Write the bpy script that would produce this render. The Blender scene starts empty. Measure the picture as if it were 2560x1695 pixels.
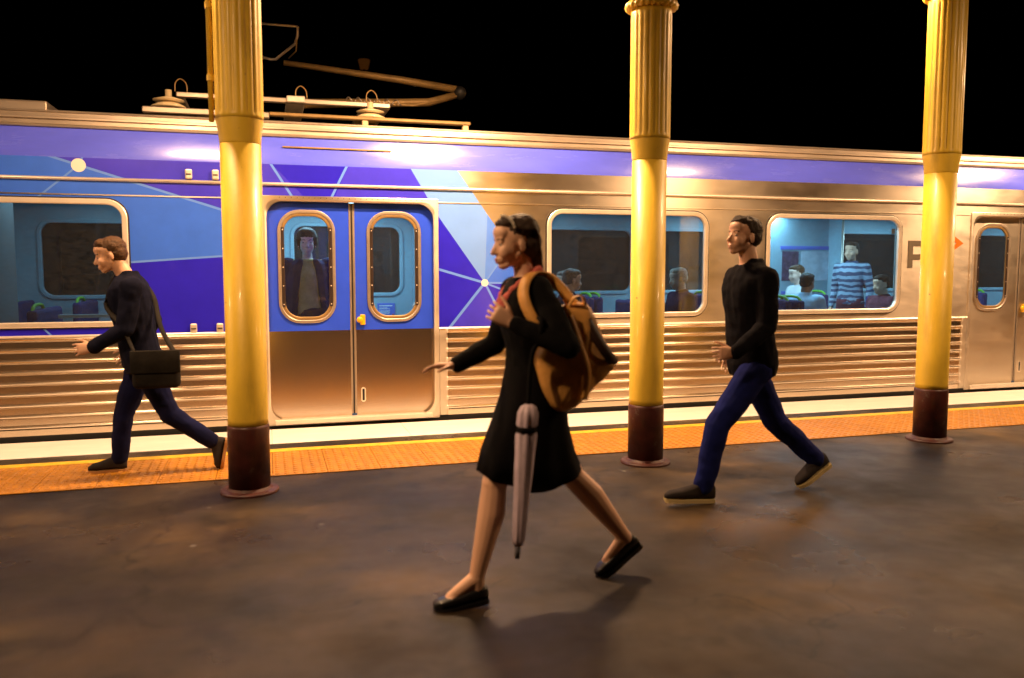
import bpy, bmesh, math, random
from mathutils import Vector, Matrix, noise
from mathutils.geometry import delaunay_2d_cdt
random.seed(7)
V = Vector
PI = math.pi
scene = bpy.context.scene
C = scene.collection

# ------------------------------------------------------------------ camera, world, exposure
cam = bpy.data.cameras.new('camera')
cam.sensor_width = 36.0
cam.lens = 28.9
cam.clip_start = 0.05
cam.clip_end = 800
cam.dof.use_dof = True
cam.dof.focus_distance = 7.9
cam.dof.aperture_fstop = 1.4
camo = bpy.data.objects.new('camera', cam)
C.objects.link(camo)
camo.location = (0, 0, 1.5)
camo.rotation_euler = (math.radians(90 - 4.93), 0, math.radians(-16.5))
scene.camera = camo

world = bpy.data.worlds.new('World')
scene.world = world
world.use_nodes = True
wn = world.node_tree.nodes
bgn = wn['Background']
sky = wn.new('ShaderNodeTexSky')
sky.sky_type = 'NISHITA'
sky.sun_disc = False
sky.sun_elevation = math.radians(-9)
sky.sun_rotation = math.radians(200)
world.node_tree.links.new(sky.outputs[0], bgn.inputs[0])
bgn.inputs[1].default_value = 0.005

scene.render.engine = 'CYCLES'
scene.cycles.use_denoising = True
scene.cycles.max_bounces = 8
scene.cycles.transparent_max_bounces = 16
scene.cycles.sample_clamp_indirect = 6.0
scene.cycles.caustics_reflective = False
scene.cycles.caustics_refractive = False
scene.view_settings.view_transform = 'Standard'
scene.view_settings.look = 'None'
scene.view_settings.exposure = 0.0
scene.view_settings.gamma = 1.0
scene.view_settings.use_curve_mapping = False

LAMP_COL = (1.0, 0.60, 0.315)
LAMP_NEAR = 320.0
LAMP_SMALL = 135.0
LAMP_FAR = 165.0
CABIN_COL = (0.40, 0.78, 1.0)
CABIN_W = 40.0

# ------------------------------------------------------------------ materials
def mat(name, col, rough=0.5, metal=0.0, spec=0.5, coat=0.0, var=0.0, vscale=6.0, stretch=(1, 1, 1),
        bump=0.0, bscale=60.0, bstretch=(1, 1, 1), rvar=0.0, emit=None, estr=0.0, sss=0.0, coat_rough=0.1, sheen=0.0, seed=0.0, aniso=0.0):
    m = bpy.data.materials.new(name)
    m.use_nodes = True
    nt = m.node_tree
    N, L = nt.nodes, nt.links
    b = N['Principled BSDF']
    b.inputs['Base Color'].default_value = (*col, 1)
    b.inputs['Roughness'].default_value = rough
    b.inputs['Metallic'].default_value = metal
    b.inputs['Specular IOR Level'].default_value = spec
    b.inputs['Coat Weight'].default_value = coat
    b.inputs['Coat Roughness'].default_value = coat_rough
    b.inputs['Sheen Weight'].default_value = sheen
    if aniso:
        b.inputs['Anisotropic'].default_value = aniso
        tg = N.new('ShaderNodeCombineXYZ')
        tg.inputs[2].default_value = 1.0
        L.new(tg.outputs[0], b.inputs['Tangent'])
    if sss:
        b.inputs['Subsurface Weight'].default_value = sss
        b.inputs['Subsurface Radius'].default_value = (0.012, 0.005, 0.003)
    if emit:
        b.inputs['Emission Color'].default_value = (*emit, 1)
        b.inputs['Emission Strength'].default_value = estr
    if var or bump or rvar:
        tc = N.new('ShaderNodeTexCoord')
    def nz(scale, st, detail=5):
        mp = N.new('ShaderNodeMapping')
        mp.inputs['Scale'].default_value = st
        mp.inputs['Location'].default_value = (seed, seed * 1.7, seed * 0.6)
        L.new(tc.outputs['Object'], mp.inputs[0])
        t = N.new('ShaderNodeTexNoise')
        t.inputs['Scale'].default_value = scale
        t.inputs['Detail'].default_value = detail
        t.inputs['Roughness'].default_value = 0.6
        L.new(mp.outputs[0], t.inputs['Vector'])
        return t.outputs['Fac']
    if var:
        f = nz(vscale, stretch)
        r = N.new('ShaderNodeMapRange')
        r.inputs['From Min'].default_value = 0.3
        r.inputs['From Max'].default_value = 0.7
        r.inputs['To Min'].default_value = 1 - var
        r.inputs['To Max'].default_value = 1 + var * 0.6
        L.new(f, r.inputs['Value'])
        mx = N.new('ShaderNodeMix')
        mx.data_type = 'RGBA'
        mx.blend_type = 'MULTIPLY'
        mx.inputs[0].default_value = 1
        mx.inputs[6].default_value = (*col, 1)
        cm = N.new('ShaderNodeCombineColor')
        for i in range(3):
            L.new(r.outputs[0], cm.inputs[i])
        L.new(cm.outputs[0], mx.inputs[7])
        L.new(mx.outputs[2], b.inputs['Base Color'])
    if rvar:
        f = nz(vscale * 1.7, stretch)
        r = N.new('ShaderNodeMapRange')
        r.inputs['From Min'].default_value = 0.3
        r.inputs['From Max'].default_value = 0.7
        r.inputs['To Min'].default_value = max(0.02, rough - rvar)
        r.inputs['To Max'].default_value = rough + rvar
        L.new(f, r.inputs['Value'])
        L.new(r.outputs[0], b.inputs['Roughness'])
    if bump:
        f = nz(bscale, bstretch)
        bp = N.new('ShaderNodeBump')
        bp.inputs['Strength'].default_value = bump
        bp.inputs['Distance'].default_value = 0.01
        L.new(f, bp.inputs['Height'])
        L.new(bp.outputs[0], b.inputs['Normal'])
    return m

def glass_mat(name, tint, refl=1.0, dirt=0.05, dirt_col=(0.5, 0.5, 0.5)):
    m = bpy.data.materials.new(name)
    m.use_nodes = True
    nt = m.node_tree
    N, L = nt.nodes, nt.links
    N.remove(N['Principled BSDF'])
    out = N['Material Output']
    tr = N.new('ShaderNodeBsdfTransparent'); tr.inputs[0].default_value = (*tint, 1)
    gl = N.new('ShaderNodeBsdfGlossy'); gl.inputs['Roughness'].default_value = 0.03
    gl.inputs[0].default_value = (refl, refl, refl, 1)
    fr = N.new('ShaderNodeFresnel'); fr.inputs[0].default_value = 1.5
    m1 = N.new('ShaderNodeMixShader')
    L.new(fr.outputs[0], m1.inputs[0]); L.new(tr.outputs[0], m1.inputs[1]); L.new(gl.outputs[0], m1.inputs[2])
    df = N.new('ShaderNodeBsdfDiffuse'); df.inputs[0].default_value = (*dirt_col, 1)
    tc = N.new('ShaderNodeTexCoord')
    mp = N.new('ShaderNodeMapping'); mp.inputs['Scale'].default_value = (2.0, 1, 4.0); mp.inputs['Rotation'].default_value = (0, 0.5, 0)
    nz = N.new('ShaderNodeTexNoise'); nz.inputs['Scale'].default_value = 9; nz.inputs['Detail'].default_value = 10; nz.inputs['Roughness'].default_value = 0.75
    mr = N.new('ShaderNodeMapRange'); mr.inputs['From Min'].default_value = 0.35; mr.inputs['From Max'].default_value = 0.75
    mr.inputs['To Min'].default_value = dirt * 0.4; mr.inputs['To Max'].default_value = dirt * 2.2
    L.new(tc.outputs['Object'], mp.inputs[0]); L.new(mp.outputs[0], nz.inputs['Vector']); L.new(nz.outputs['Fac'], mr.inputs['Value'])
    m2 = N.new('ShaderNodeMixShader')
    L.new(mr.outputs[0], m2.inputs[0]); L.new(m1.outputs[0], m2.inputs[1]); L.new(df.outputs[0], m2.inputs[2])
    L.new(m2.outputs[0], out.inputs[0])
    return m

def asphalt_mat():
    m = bpy.data.materials.new('asphalt')
    m.use_nodes = True
    nt = m.node_tree
    N, L = nt.nodes, nt.links
    b = N['Principled BSDF']
    tc = N.new('ShaderNodeTexCoord')
    def nz(scale, detail=6, rough=0.6, st=(1, 1, 1)):
        mp = N.new('ShaderNodeMapping'); mp.inputs['Scale'].default_value = st
        L.new(tc.outputs['Object'], mp.inputs[0])
        t = N.new('ShaderNodeTexNoise'); t.inputs['Scale'].default_value = scale
        t.inputs['Detail'].default_value = detail; t.inputs['Roughness'].default_value = rough
        L.new(mp.outputs[0], t.inputs['Vector'])
        return t.outputs['Fac']
    def ramp(f, stops):
        r = N.new('ShaderNodeValToRGB')
        e = r.color_ramp.elements
        e[0].position, e[0].color = stops[0][0], (*stops[0][1], 1)
        e[1].position, e[1].color = stops[-1][0], (*stops[-1][1], 1)
        for p, c in stops[1:-1]:
            x = e.new(p); x.color = (*c, 1)
        L.new(f, r.inputs[0])
        return r.outputs[0]
    def mixc(mode, a, bb, fac=1.0):
        x = N.new('ShaderNodeMix'); x.data_type = 'RGBA'; x.blend_type = mode
        x.inputs[0].default_value = fac
        L.new(a, x.inputs[6]); L.new(bb, x.inputs[7])
        return x.outputs[2]
    base = ramp(nz(0.75, 5, 0.55, (0.7, 1, 1)), [(0.36, (0.0085, 0.0060, 0.0056)), (0.45, (0.0230, 0.0170, 0.0140)), (0.55, (0.0430, 0.0300, 0.0180)), (0.66, (0.100, 0.064, 0.026))])
    grit = ramp(nz(170, 3, 0.7), [(0.3, (0.55, 0.55, 0.55)), (0.62, (1.15, 1.12, 1.1)), (0.8, (1.9, 1.85, 1.8))])
    stain = ramp(nz(2.3, 6, 0.65), [(0.34, (0.38, 0.36, 0.38)), (0.46, (0.95, 0.95, 0.95)), (0.58, (1.05, 1.03, 1.0)), (0.7, (1.5, 1.42, 1.25))])
    col = mixc('MULTIPLY', mixc('MULTIPLY', base, grit), stain)
    # pale flecks and gum spots
    vo = N.new('ShaderNodeTexVoronoi'); vo.inputs['Scale'].default_value = 3.2; vo.inputs['Randomness'].default_value = 1.0
    L.new(tc.outputs['Object'], vo.inputs['Vector'])
    fl = ramp(vo.outputs['Distance'], [(0.0, (1, 1, 1)), (0.045, (1, 1, 1)), (0.065, (0, 0, 0))])
    sep = N.new('ShaderNodeSeparateColor'); L.new(vo.outputs['Color'], sep.inputs[0])
    gt = N.new('ShaderNodeMath'); gt.operation = 'GREATER_THAN'; gt.inputs[1].default_value = 0.62
    L.new(sep.outputs[0], gt.inputs[0])
    ml = N.new('ShaderNodeMath'); ml.operation = 'MULTIPLY'
    L.new(fl, ml.inputs[0]); L.new(gt.outputs[0], ml.inputs[1])
    x = N.new('ShaderNodeMix'); x.data_type = 'RGBA'
    L.new(ml.outputs[0], x.inputs[0]); L.new(col, x.inputs[6]); x.inputs[7].default_value = (0.14, 0.13, 0.12, 1)
    # hairline cracks
    vc = N.new('ShaderNodeTexVoronoi'); vc.feature = 'DISTANCE_TO_EDGE'; vc.inputs['Scale'].default_value = 0.42
    wn_ = N.new('ShaderNodeTexNoise'); wn_.inputs['Scale'].default_value = 2.2; wn_.inputs['Detail'].default_value = 6
    L.new(tc.outputs['Object'], wn_.inputs['Vector'])
    va = N.new('ShaderNodeVectorMath'); va.operation = 'MULTIPLY_ADD'; va.inputs[1].default_value = (0.9, 0.9, 0)
    L.new(wn_.outputs['Color'], va.inputs[0]); L.new(tc.outputs['Object'], va.inputs[2]); L.new(va.outputs[0], vc.inputs['Vector'])
    ck = ramp(vc.outputs['Distance'], [(0.0, (0.25, 0.25, 0.25)), (0.0022, (0.4, 0.4, 0.4)), (0.0045, (1, 1, 1))])
    cc = mixc('MULTIPLY', x.outputs[2], ck)
    L.new(cc, b.inputs['Base Color'])
    mr = N.new('ShaderNodeMapRange'); mr.inputs['From Min'].default_value = 0.35; mr.inputs['From Max'].default_value = 0.65
    mr.inputs['To Min'].default_value = 0.22; mr.inputs['To Max'].default_value = 0.70
    L.new(nz(0.9, 4), mr.inputs['Value']); L.new(mr.outputs[0], b.inputs['Roughness'])
    b.inputs['Specular IOR Level'].default_value = 0.20
    bp = N.new('ShaderNodeBump'); bp.inputs['Strength'].default_value = 0.55; bp.inputs['Distance'].default_value = 0.006
    L.new(nz(130, 4, 0.7), bp.inputs['Height']); L.new(bp.outputs[0], b.inputs['Normal'])
    return m

M = {}
M['asphalt'] = asphalt_mat()
M['ballast'] = mat('ballast', (0.06, 0.055, 0.05), 0.95, var=0.4, vscale=20, bump=1.0, bscale=25)
M['white_paint'] = mat('white_paint', (0.86, 0.81, 0.76), 0.55, var=0.08, vscale=5, stretch=(0.6, 1.5, 1), bump=0.2, bscale=120)
M['tactile'] = mat('tactile', (0.46, 0.190, 0.006), 0.5, var=0.30, vscale=9, rvar=0.1, bump=0.12, bscale=140)
M['yellow_line'] = mat('yellow_line', (0.72, 0.46, 0.02), 0.5, var=0.3, vscale=12)
M['steel'] = mat('steel', (0.80, 0.71, 0.58), 0.40, 1.0, var=0.06, vscale=2.2, stretch=(0.8, 1, 2.0), rvar=0.05, bump=0.03, bscale=90, bstretch=(0.06, 1, 3), aniso=0.75)
M['steel_door'] = mat('steel_door', (0.72, 0.61, 0.50), 0.24, 1.0, aniso=0.25, bump=0.02, bscale=60, bstretch=(0.1, 1, 2))
M['steel_flute'] = mat('steel_flute', (0.78, 0.67, 0.54), 0.26, 1.0, aniso=0.3)
M['steel_bright'] = mat('steel_bright', (0.88, 0.78, 0.66), 0.40, 0.55, var=0.06, vscale=8, rvar=0.05)
M['steel_dull'] = mat('steel_dull', (0.50, 0.42, 0.34), 0.46, 0.8, var=0.12, vscale=4, stretch=(0.5, 1, 2), rvar=0.06)
M['band'] = mat('band', (0.105, 0.140, 1.0), 0.24, 0.0, 0.5, coat=0.5, var=0.10, vscale=2.5, coat_rough=0.12, stretch=(0.6, 1, 3), rvar=0.06)
M['vinyl_mid'] = mat('vinyl_mid', (0.048, 0.175, 1.0), 0.27, coat=0.35, var=0.08, vscale=4)
M['vinyl_indigo'] = mat('vinyl_indigo', (0.026, 0.018, 0.72), 0.27, coat=0.35, var=0.1, vscale=4)
M['vinyl_violet'] = mat('vinyl_violet', (0.055, 0.045, 0.80), 0.27, coat=0.35, var=0.1, vscale=4)
M['vinyl_light'] = mat('vinyl_light', (0.17, 0.37, 1.0), 0.3, coat=0.3, var=0.06, vscale=4)
M['vinyl_sky'] = mat('vinyl_sky', (0.09, 0.26, 1.0), 0.3, coat=0.3, var=0.06, vscale=4)
M['vinyl_line'] = mat('vinyl_line', (0.13, 0.31, 1.0), 0.3, coat=0.3)
M['vinyl_dot'] = mat('vinyl_dot', (0.86, 0.86, 0.80), 0.35)
M['door_blue'] = mat('door_blue', (0.032, 0.095, 0.95), 0.24, coat=0.4, var=0.07, vscale=5)
M['rubber'] = mat('rubber', (0.012, 0.011, 0.011), 0.55)
M['dark_strip'] = mat('dark_strip', (0.045, 0.030, 0.025), 0.4, 0.3)
M['dark'] = mat('dark', (0.01, 0.01, 0.01), 0.8)
M['glass'] = glass_mat('glass', (0.90, 0.94, 0.95), 1.0, 0.03, (0.4, 0.38, 0.36))
M['glass_dark'] = glass_mat('glass_dark', (0.25, 0.30, 0.33), 1.0, 0.06, (0.3, 0.3, 0.3))
M['logo_grey'] = mat('logo_grey', (0.17, 0.14, 0.10), 0.5)
M['logo_orange'] = mat('logo_orange', (0.85, 0.20, 0.02), 0.4)
M['knob'] = mat('knob', (0.85, 0.50, 0.01), 0.35, coat=0.3)
M['column'] = mat('column', (0.80, 0.55, 0.050), 0.45, coat=0.08, var=0.12, vscale=7, stretch=(1, 1, 0.35), bump=0.12, bscale=30, rvar=0.10)
M['maroon'] = mat('maroon', (0.060, 0.010, 0.007), 0.5, coat=0.05, var=0.5, vscale=9, bump=0.15, bscale=35, rvar=0.12)
M['cream'] = mat('cream', (0.40, 0.33, 0.22), 0.7)
M['lamp_body'] = mat('lamp_body', (0.7, 0.68, 0.6), 0.5)
M['tube'] = mat('tube', (0.9, 0.8, 0.6), 0.5, emit=LAMP_COL, estr=14.0)
M['cabin_tube'] = mat('cabin_tube', (0.9, 0.95, 1), 0.5, emit=CABIN_COL, estr=5.0)
M['sodium'] = mat('sodium', (0.4, 0.2, 0.08), 0.5, emit=(1.0, 0.30, 0.04), estr=0.03)
M['cabin_wall'] = mat('cabin_wall', (0.28, 0.42, 0.50), 0.5, var=0.06)
M['cabin_ceiling'] = mat('cabin_ceiling', (0.6, 0.65, 0.66), 0.6)
M['cabin_floor'] = mat('cabin_floor', (0.06, 0.06, 0.08), 0.5)
M['seat_blue'] = mat('seat_blue', (0.030, 0.035, 0.16), 0.9, var=0.5, vscale=30)
M['seat_green'] = mat('seat_green', (0.16, 0.50, 0.04), 0.6)
M['notice_blue'] = mat('notice_blue', (0.10, 0.16, 0.62), 0.4)
M['paper'] = mat('paper', (0.75, 0.76, 0.78), 0.6)
M['poster_dark'] = mat('poster_dark', (0.09, 0.05, 0.10), 0.5, var=0.6, vscale=18)
M['poster_pale'] = mat('poster_pale', (0.50, 0.56, 0.66), 0.5, var=0.2, vscale=9)
M['panel_grey'] = mat('panel_grey', (0.20, 0.21, 0.22), 0.5)
M['porcelain'] = mat('porcelain', (0.62, 0.50, 0.30), 0.3, coat=0.3)
M['bronze'] = mat('bronze', (0.30, 0.19, 0.07), 0.5, 0.3, var=0.25, vscale=10)
M['roof'] = mat('roof', (0.20, 0.18, 0.15), 0.7, 0.2, var=0.3, vscale=6)
def skin(n, c): return mat(n, c, 0.5, var=0.03, vscale=14, bump=0.05, bscale=180)
M['skin_woman'] = skin('skin_woman', (0.74, 0.45, 0.30))
M['skin_man'] = skin('skin_man', (0.70, 0.41, 0.27))
M['skin_pale'] = skin('skin_pale', (0.72, 0.50, 0.40))
M['skin_brown'] = skin('skin_brown', (0.30, 0.16, 0.10))
M['lips'] = mat('lips', (0.42, 0.13, 0.10), 0.4)
M['eye'] = mat('eye', (0.40, 0.36, 0.33), 0.25)
M['iris'] = mat('iris', (0.02, 0.012, 0.008), 0.15, coat=0.5)
def cloth(n, c, var=0.25): return mat(n, c, 0.95, spec=0.12, var=var, vscale=9, bump=0.25, bscale=350)
M['black_cloth'] = cloth('black_cloth', (0.0035, 0.0035, 0.004))
M['black_skirt'] = cloth('black_skirt', (0.0035, 0.0032, 0.004))
M['black_hoodie'] = cloth('black_hoodie', (0.004, 0.004, 0.007))
M['navy_jacket'] = cloth('navy_jacket', (0.005, 0.006, 0.018))
M['navy_dark'] = cloth('navy_dark', (0.012, 0.020, 0.070))
M['denim'] = mat('denim', (0.008, 0.014, 0.120), 0.95, spec=0.15, var=0.45, vscale=5, bump=0.35, bscale=300)
M['denim_dark'] = mat('denim_dark', (0.006, 0.008, 0.045), 0.95, spec=0.15, var=0.4, vscale=5, bump=0.35, bscale=300)
M['coral'] = cloth('coral', (0.50, 0.13, 0.11))
M['olive'] = cloth('olive', (0.46, 0.45, 0.18))
M['shirt_blue'] = cloth('shirt_blue', (0.32, 0.50, 0.68), 0.1)
M['shirt_white'] = cloth('shirt_white', (0.60, 0.64, 0.66), 0.1)
M['maroon_cloth'] = cloth('maroon_cloth', (0.16, 0.05, 0.07))
M['grey_cloth'] = cloth('grey_cloth', (0.12, 0.12, 0.14))
def hairm(n, c): return mat(n, c, 0.58, spec=0.3, var=0.5, vscale=30, stretch=(0.6, 3, 1.5), bump=0.6, bscale=110, bstretch=(0.3, 3, 1))
M['hair_dark'] = hairm('hair_dark', (0.032, 0.016, 0.008))
M['hair_brown'] = hairm('hair_brown', (0.075, 0.034, 0.012))
M['hair_black'] = hairm('hair_black', (0.008, 0.007, 0.007))
M['hair_white'] = hairm('hair_white', (0.55, 0.52, 0.46))
M['hair_grey'] = hairm('hair_grey', (0.20, 0.18, 0.17))
M['leather_tan'] = mat('leather_tan', (0.70, 0.36, 0.09), 0.5, var=0.3, vscale=7, bump=0.35, bscale=25)
M['leather_dark'] = mat('leather_dark', (0.035, 0.013, 0.006), 0.6)
M['bag_grey'] = cloth('bag_grey', (0.022, 0.020, 0.018), 0.4)
M['umbrella'] = mat('umbrella', (0.50, 0.41, 0.50), 0.6, var=0.15, vscale=20)
M['shoe_black'] = mat('shoe_black', (0.007, 0.007, 0.008), 0.35, coat=0.2)
M['shoe_canvas'] = cloth('shoe_canvas', (0.035, 0.030, 0.030))
M['sole_pale'] = mat('sole_pale', (0.52, 0.42, 0.20), 0.6)
M['sole_tan'] = mat('sole_tan', (0.40, 0.20, 0.07), 0.6)
M['bead'] = mat('bead', (0.9, 0.85, 0.7), 0.15, 0.6)

# chipped and grimy paint on the iron columns
def weather(m, chip_col, grime=0.45, chips=0.70):
    N, L = m.node_tree.nodes, m.node_tree.links
    b = N['Principled BSDF']
    src = b.inputs['Base Color'].links[0].from_socket
    tc = N.new('ShaderNodeTexCoord')
    def nz(scale, st, detail=8):
        mp = N.new('ShaderNodeMapping'); mp.inputs['Scale'].default_value = st
        L.new(tc.outputs['Object'], mp.inputs[0])
        t = N.new('ShaderNodeTexNoise'); t.inputs['Scale'].default_value = scale; t.inputs['Detail'].default_value = detail; t.inputs['Roughness'].default_value = 0.65
        L.new(mp.outputs[0], t.inputs['Vector']); return t.outputs['Fac']
    def mr(f, a, b_, c, d):
        r = N.new('ShaderNodeMapRange')
        for i, v in zip(('From Min', 'From Max', 'To Min', 'To Max'), (a, b_, c, d)):
            r.inputs[i].default_value = v
        L.new(f, r.inputs['Value']); return r.outputs[0]
    x = N.new('ShaderNodeMix'); x.data_type = 'RGBA'
    L.new(mr(nz(7, (1, 1, 0.16)), 0.52, 0.72, 0.0, grime), x.inputs[0])
    L.new(src, x.inputs[6]); x.inputs[7].default_value = (0.16, 0.085, 0.02, 1)
    y = N.new('ShaderNodeMix'); y.data_type = 'RGBA'
    L.new(mr(nz(13, (1, 1, 0.7)), chips, chips + 0.012, 0.0, 0.85), y.inputs[0])
    L.new(x.outputs[2], y.inputs[6]); y.inputs[7].default_value = (*chip_col, 1)
    L.new(y.outputs[2], b.inputs['Base Color'])
weather(M['column'], (0.20, 0.07, 0.02))
weather(M['maroon'], (0.10, 0.06, 0.045), 0.3, 0.62)

# stripes for one shirt: flat printed pattern in object space
def stripe_mat():
    m = mat('striped_cloth', (0.5, 0.6, 0.8), 0.9)
    N, L = m.node_tree.nodes, m.node_tree.links
    tc = N.new('ShaderNodeTexCoord'); sp = N.new('ShaderNodeSeparateXYZ')
    nz_ = N.new('ShaderNodeTexNoise'); nz_.inputs['Scale'].default_value = 5.0
    L.new(tc.outputs['Object'], nz_.inputs['Vector'])
    va = N.new('ShaderNodeVectorMath'); va.operation = 'MULTIPLY_ADD'; va.inputs[1].default_value = (0, 0, 0.10)
    L.new(nz_.outputs['Color'], va.inputs[0]); L.new(tc.outputs['Object'], va.inputs[2]); L.new(va.outputs[0], sp.inputs[0])
    a = N.new('ShaderNodeMath'); a.operation = 'MULTIPLY'; a.inputs[1].default_value = 13.0
    L.new(sp.outputs[2], a.inputs[0])
    f = N.new('ShaderNodeMath'); f.operation = 'FRACT'; L.new(a.outputs[0], f.inputs[0])
    g = N.new('ShaderNodeMath'); g.operation = 'GREATER_THAN'; g.inputs[1].default_value = 0.5; L.new(f.outputs[0], g.inputs[0])
    x = N.new('ShaderNodeMix'); x.data_type = 'RGBA'
    L.new(g.outputs[0], x.inputs[0]); x.inputs[6].default_value = (0.07, 0.08, 0.15, 1); x.inputs[7].default_value = (0.30, 0.40, 0.52, 1)
    L.new(x.outputs[2], N['Principled BSDF'].inputs['Base Color'])
    return m
M['striped'] = stripe_mat()

# ------------------------------------------------------------------ object helpers
def link(o, parent=None):
    C.objects.link(o)
    if parent is not None:
        o.parent = parent
    return o

def obj(name, bm, m, parent=None, smooth=False, rel=True):
    """one mesh object; geometry given in world coordinates, stored relative to its parent chain"""
    me = bpy.data.meshes.new(name)
    off = V((0, 0, 0))
    p = parent
    while p is not None:
        off += p.location
        p = p.parent
    if rel and off.length:
        bmesh.ops.translate(bm, verts=bm.verts, vec=-off)
    bm.normal_update()
    bm.to_mesh(me)
    bm.free()
    ms = m if isinstance(m, (list, tuple)) else [m]
    for k in ms:
        me.materials.append(k)
    if smooth:
        for pl in me.polygons:
            pl.use_smooth = True
    return link(bpy.data.objects.new(name, me), parent)

def thing(name, label, cat, loc=(0, 0, 0), group=None):
    o = bpy.data.objects.new(name, None)
    o.empty_display_size = 0.1
    o.location = loc
    o['label'] = label
    o['category'] = cat
    if group:
        o['group'] = group
    return link(o)

def struct(o):
    o['kind'] = 'structure'
    return o

def box(bm, x0, x1, y0, y1, z0, z1, mi=0):
    vs = [bm.verts.new((x, y, z)) for z in (z0, z1) for y in (y0, y1) for x in (x0, x1)]
    for f in ((0, 2, 3, 1), (4, 5, 7, 6), (0, 1, 5, 4), (2, 6, 7, 3), (0, 4, 6, 2), (1, 3, 7, 5)):
        bm.faces.new([vs[i] for i in f]).material_index = mi
    return vs

def bbox(x0, x1, y0, y1, z0, z1, bev=0.01, seg=2):
    bm = bmesh.new()
    box(bm, x0, x1, y0, y1, z0, z1)
    bmesh.ops.recalc_face_normals(bm, faces=bm.faces)
    bmesh.ops.bevel(bm, geom=list(bm.edges), offset=bev, segments=seg, affect='EDGES', profile=0.5)
    return bm

def profile_x(bm, pts, x0, x1, closed=True, mi=0):
    """extrude a (y,z) outline along x"""
    a = [bm.verts.new((x0, y, z)) for y, z in pts]
    b = [bm.verts.new((x1, y, z)) for y, z in pts]
    n = len(pts)
    for i in range(n if closed else n - 1):
        j = (i + 1) % n
        bm.faces.new((a[i], b[i], b[j], a[j])).material_index = mi
    if closed:
        bm.faces.new(a); bm.faces.new(b[::-1])
    return bm

def loft(bm, rings, cap=True, mi=0):
    rs = [[bm.verts.new(p) for p in r] for r in rings]
    n = len(rs[0])
    for a, b in zip(rs, rs[1:]):
        for i in range(n):
            j = (i + 1) % n
            bm.faces.new((a[i], a[j], b[j], b[i])).material_index = mi
    if cap:
        bm.faces.new(rs[0][::-1]).material_index = mi
        bm.faces.new(rs[-1]).material_index = mi

def ell(c, ax, ay, n=20, pw=2.0):
    out = []
    for i in range(n):
        t = 2 * PI * i / n
        cx, sy = math.cos(t), math.sin(t)
        e = 2.0 / pw
        cx = math.copysign(abs(cx) ** e, cx); sy = math.copysign(abs(sy) ** e, sy)
        out.append(V(c) + ax * cx + ay * sy)
    return out

def frame_of(d):
    d = V(d).normalized()
    a = V((0, 0, 1)) if abs(d.z) < 0.9 else V((1, 0, 0))
    u = d.cross(a).normalized()
    return d, u, d.cross(u).normalized()

def capsule(bm, p0, p1, r0, r1=None, n=14):
    r1 = r0 if r1 is None else r1
    p0, p1 = V(p0), V(p1)
    d, u, w = frame_of(p1 - p0 if (p1 - p0).length > 1e-6 else V((0, 0, 1)))
    rings = []
    for k in range(1, 5):
        a = PI / 2 * (1 - k / 4)
        rings.append(ell(p0 - d * r0 * math.sin(a), u * r0 * math.cos(a), w * r0 * math.cos(a), n))
    for k in range(0, 4):
        a = PI / 2 * (k / 4)
        rings.append(ell(p1 + d * r1 * math.sin(a), u * r1 * math.cos(a), w * r1 * math.cos(a), n))
    loft(bm, rings)

def tube(bm, pts, r, n=10, cap=True):
    pts = [V(p) for p in pts]
    rr = r if isinstance(r, (list, tuple)) else [r] * len(pts)
    rings = []
    u = None
    for i, p in enumerate(pts):
        t = (pts[min(i + 1, len(pts) - 1)] - pts[max(i - 1, 0)]).normalized()
        if u is None:
            _, u, w = frame_of(t)
        else:
            u = (u - t * u.dot(t)).normalized()
        w = t.cross(u)
        rings.append(ell(p, u * rr[i], w * rr[i], n))
    loft(bm, rings, cap)

def ribbon(bm, pts, width, thick, wdir):
    pts = [V(p) for p in pts]
    rings = []
    for i, p in enumerate(pts):
        t = (pts[min(i + 1, len(pts) - 1)] - pts[max(i - 1, 0)]).normalized()
        w = V(wdir); w = (w - t * w.dot(t)).normalized()
        nrm = t.cross(w)
        rings.append([p + w * width / 2 + nrm * thick / 2, p - w * width / 2 + nrm * thick / 2,
                      p - w * width / 2 - nrm * thick / 2, p + w * width / 2 - nrm * thick / 2])
    loft(bm, rings)

def smooth_pts(pts, k=6):
    pts = [V(p) for p in pts]
    out = []
    for i in range(len(pts) - 1):
        p0, p1, p2, p3 = pts[max(i - 1, 0)], pts[i], pts[i + 1], pts[min(i + 2, len(pts) - 1)]
        for s in range(k):
            t = s / k
            out.append(0.5 * ((2 * p1) + (p2 - p0) * t + (2 * p0 - 5 * p1 + 4 * p2 - p3) * t * t + (3 * p1 - p0 - 3 * p2 + p3) * t ** 3))
    out.append(pts[-1])
    return out

def ellipsoid(bm, c, r, rot=None, sub=3):
    mtx = Matrix.Translation(V(c)) @ (rot.to_4x4() if rot else Matrix()) @ Matrix.Diagonal((*r, 1))
    bmesh.ops.create_icosphere(bm, subdivisions=sub, radius=1.0, matrix=mtx)

def lathe(bm, prof, c=(0, 0, 0), n=32, mi=0):
    loft(bm, [ell(V((c[0], c[1], c[2] + z)), V((r, 0, 0)), V((0, r, 0)), n) for r, z in prof], True, mi)

def rrect(x0, x1, z0, z1, r, n=8):
    pts = []
    for cx, cz, a0 in ((x1 - r, z1 - r, 0), (x0 + r, z1 - r, 90), (x0 + r, z0 + r, 180), (x1 - r, z0 + r, 270)):
        for k in range(n + 1):
            a = math.radians(a0 + 90 * k / n)
            pts.append((cx + r * math.cos(a), cz + r * math.sin(a)))
    return pts

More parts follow.
